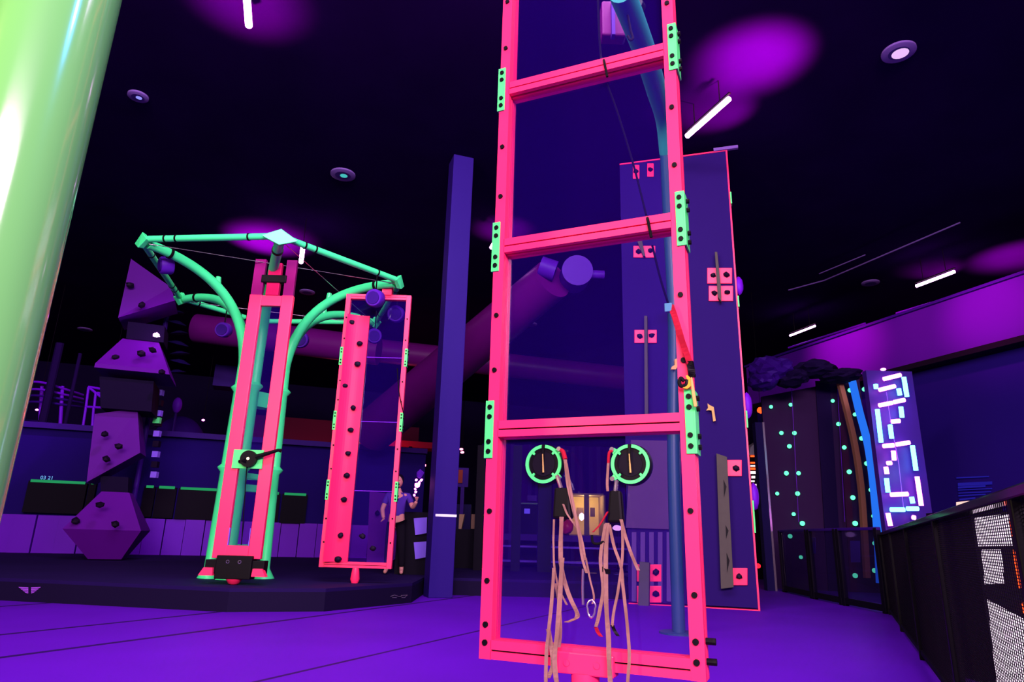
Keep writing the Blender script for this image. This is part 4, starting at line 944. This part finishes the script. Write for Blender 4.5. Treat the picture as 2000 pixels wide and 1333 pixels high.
# things behind the fence
am = thing('arcade_machine', V((4.1, 4.8, 0)), 'arcade cabinet with white lit screens and red light strips behind the mesh fence', 'arcade machine')
ay_ = 5.6
def AQ(x, y, d=0): return at(x, y, ay_ - d)
a = AQ(1895, 1000); b = AQ(2080, 1400)
MB().box(a.x, b.x + .6, ay_, ay_ + .6, 0, AQ(1950, 1000).z).build('cabinet', PLATF, am)
MB().prism([AQ(x, y, .01) for x, y in ((1905, 1012), (1973, 1004), (1978, 1066), (1912, 1068))], (0, .01, 0)).build('upper_screen', E_WHITE, am)
MB().prism([AQ(x, y, .01) for x, y in ((1918, 1074), (1956, 1074), (1962, 1140), (1925, 1142))], (0, .01, 0)).build('middle_screen', E_WHITE, am)
MB().prism([AQ(x, y, .01) for x, y in ((1930, 1172), (2040, 1232), (2040, 1400), (1955, 1400))], (0, .01, 0)).build('lower_screen', E_WHITE, am)
MB().prism([AQ(x, y, .02) for x, y in ((1972, 1002), (1978, 1002), (1982, 1048), (1976, 1048))], (0, .01, 0)).build('red_strip', E_ORANGE, am)
MB().prism([AQ(x, y, .02) for x, y in ((1980, 1075), (1986, 1080), (1998, 1148), (1990, 1150))], (0, .01, 0)).build('red_strip', E_ORANGE, am)
MB().prism([AQ(x, y, .02) for x, y in ((1997, 1178), (2003, 1178), (2006, 1200), (1998, 1200))], (0, .01, 0)).build('red_strip', E_ORANGE, am)
for (x0, x1, Y, lb) in ((1772, 1822, 9.4, 'dark arcade cabinet behind the mesh fence, nearer the neon tubes'), (1838, 1892, 7.4, 'dark arcade cabinet behind the mesh fence, beside the lit one')):
    a, b = at(x0, 1045, Y) + V((.6, 0, 0)), at(x1, 1045, Y) + V((.6, 0, 0)); t = thing('arcade_machine', V(((a.x + b.x) / 2, Y, 0)), lb, 'arcade machine')
    MB().box(a.x, b.x + .25, Y, Y + .8, 0, 1.0).build('cabinet', PLATF, t, bevel=.02)
    MB().prism([V((a.x, Y, 1.0)), V((a.x, Y + .5, 1.0)), V((a.x, Y + .5, 1.16)), V((a.x, Y + .15, 1.16))], (b.x - a.x + .2, 0, 0)).build('control_panel', BOOTH, t)
ctop = thing('lit_counter', at(1930, 990, 8.5), 'white and red lit counter edge glimpsed above the mesh fence rail', 'counter')
MB().prism([at(x, y, 8.5) for x, y in ((1898, 979), (1962, 973), (1962, 979), (1898, 988))], (0, .3, 0)).build('light_edge', glow('peach_light', (255, 200, 190), 1.3), ctop)
q = at(1930, 984, 8.5); MB().box(q.x - .18, q.x + .18, 8.52, 8.8, 0, q.z).build('counter_body', PLATF, ctop)
MB().prism([at(x, y, 8.45) for x, y in ((1905, 984), (1916, 978), (1926, 984), (1910, 990))], (0, .03, 0)).build('red_mark', E_ORANGE, ctop)

# ============================================================ CEILING: UV TUBES, GLOWS, DOWNLIGHTS, CABLE TRAYS
PUR = (.62, .0, 1.0)
def uvtube(p0, p1, z, label, gl, pw, deg, r=.035, fixz=8.3):
    a, b = onz(*p0, z), onz(*p1, z); t = thing('blacklight_tube', (a + b) / 2, label, 'light fitting', 'ceiling blacklight tubes')
    MB().tube([a, b], r, 14).build('tube', E_UV, t, smooth=True)
    d = (b - a).normalized(); s = d.cross(Z)
    MB().obb((a + b) / 2 + Z * .09, d, s, Z, (b - a).length / 2 + .03, .02, .012).build('housing', BLACK, t)
    for e in (a.lerp(b, .2), a.lerp(b, .8)): MB().tube([e + Z * .1, V((e.x, e.y, 8.3))], .008, 6).build('hanger', BLACK, t)
    if gl:
        tg = onz(*gl, 8.3); spot('blacklight', V((*((a + b) / 2).lerp(tg, 1.15).xy, 7.0)), V((*((a + b) / 2).lerp(tg, 1.0).xy, 8.3)), pw, (1, 0, .48), deg, .9, .06)
uvtube((486, 50), (478, -60), 7.9, 'blacklight tube cut off by the top edge, left of the near frame', (482, 0), 900, 80, .05)
uvtube((588, 512), (592, 480), 7.5, 'short bright blacklight tube behind the green ring', (520, 470), 3400, 90, .055)
uvtube((1342, 266), (1424, 193), 7.8, 'long blacklight tube right of the near frame, above the grey panel', (1475, 115), 2900, 80, .045)
uvtube((1790, 559), (1864, 531), 7.6, 'blacklight tube at the far right above the bulkhead', None, 0, 60, .04)
uvtube((1543, 656), (1592, 637), 7.6, 'thin distant blacklight tube above the rocky canopy', None, 0, 60, .03)
uvtube((960, 484), (966, 474), 7.7, 'tiny blacklight tube peeking out left of the near frame', (985, 450), 700, 70, .05)
def wash(px, py, pw, deg, off=2.2):
    t_ = onp(px, py, W * 14.0, W); spot('blacklight', t_ - W * off + Z * .5, t_, pw, (1, 0, .5), deg, 1.0, .1)
wash(1650, 668, 800, 75); wash(1940, 600, 620, 70); wash(1800, 640, 160, 80)
t_ = onz(1985, 500, 8.3); spot('blacklight', t_ - Z * 1.5 - W * .3, t_, 1500, (1, 0, .48), 85, .9, .06)
t_ = onz(1400, 215, 8.3); spot('blacklight', t_ - Z * 1.1 + W * .5, t_, 700, (1, 0, .48), 75, .9, .06)
t_ = onz(1830, 528, 8.3); spot('blacklight', t_ - Z * 1.0 + W * .5, t_, 300, (1, 0, .48), 75, .9, .06)
c = at(306, 655, 15); tag(MB().blob(c, .07, .05, .05, .3, 1).build('spotlight', E_UV), 'small bright violet spotlight on the faceted column', 'spotlight')
spot('violet_spot', V((-5.2, 11.5, 7.9)), V((-8.8, 15.5, 3.5)), 900, (.8, .05, 1), 46, .8, .1)
spot('violet_spot', V((-10.5, 13.5, 7.9)), V((-15, 21.5, 3.8)), 1500, (.7, .05, 1), 60, .8, .1)
point('violet_spot', c + V((0, -.25, 0)), 7, PUR, .05)
for (x, y, l) in ((397, 821, 'tiny white lamp left of the green tower'), (481, 818, 'tiny pinkish lamp inside the green tower'), (205, 810, 'tiny white lamp left of the faceted column'), (72, 801, 'tiny pink lamp on the hoop rail')):
    hung('hanging_lamp', x, y, 20, .045, .03, E_PINK, l)
def downlight(px, py, r, label, lit, cc):
    c = onz(px, py, 8.3); t = thing('downlight', c - Z * .04, label, 'ceiling light', 'round ceiling downlights')
    n = 24
    MB().tube([c, c - Z * .03, c - Z * .04], [r, r, r * .9], 28).build('rim', LAMPM, t, smooth=True)
    MB().tube([c - Z * .041, c - Z * .043], r * .62, 24).build('reflector', mat('lamp_dark', (60, 40, 110), .3), t, smooth=True)
    if lit: MB().tube([c - Z * .044 + V((.02, 0, 0)), c - Z * .046 + V((.02, 0, 0))], r * lit, 16).build('lens', glow('lens', cc, 1.0), t)
downlight(270, 187, .17, 'round ceiling downlight right of the foreground pole', .3, (150, 150, 255))
downlight(670, 340, .26, 'round ceiling downlight with a teal lens above the green tower', .3, (70, 190, 190))
downlight(1755, 100, .24, 'large bright round ceiling downlight at the upper right', .5, (240, 190, 255))
downlight(1700, 552, .24, 'dim round ceiling downlight left of the far right tube', 0, None)
downlight(1037, 633, .22, 'small dim ceiling downlight seen through the near frame', 0, None)
downlight(166, 643, .26, 'dim ceiling downlight left of the faceted column', 0, None)
downlight(600, 570, .24, 'dim ceiling downlight above the green posts', 0, None)
tr = thing('cable_tray', onz(1730, 540, 8.1), 'thin cable track running across the ceiling at the right', 'track')
MB().tube([onz(1540, 567, 8.1), onz(1610, 548, 8.1), onz(1875, 435, 8.1)], .018, 6).build('track', LAMPM, tr)
MB().tube([onz(1600, 535, 8.1), onz(1690, 498, 8.1)], .014, 6).build('branch', LAMPM, tr)
for y in (612, 618): pass
MB().tube([onz(1750, 612, 7.0), onz(1870, 576, 7.0)], .02, 6).build('conduit', PURW, tr)
tr = thing('cable_tray', onz(1650, 645, 7.4), 'pair of violet conduits above the rocky canopy', 'track')
MB().tube([onz(1540, 680, 7.2), onz(1690, 632, 7.2)], .03, 6).build('conduit', PURW, tr)
MB().tube([onz(1550, 690, 7.2), onz(1660, 655, 7.2)], .03, 6).build('conduit', PURD, tr)

for o in bpy.data.objects:
    if '_o' in o: del o['_o']
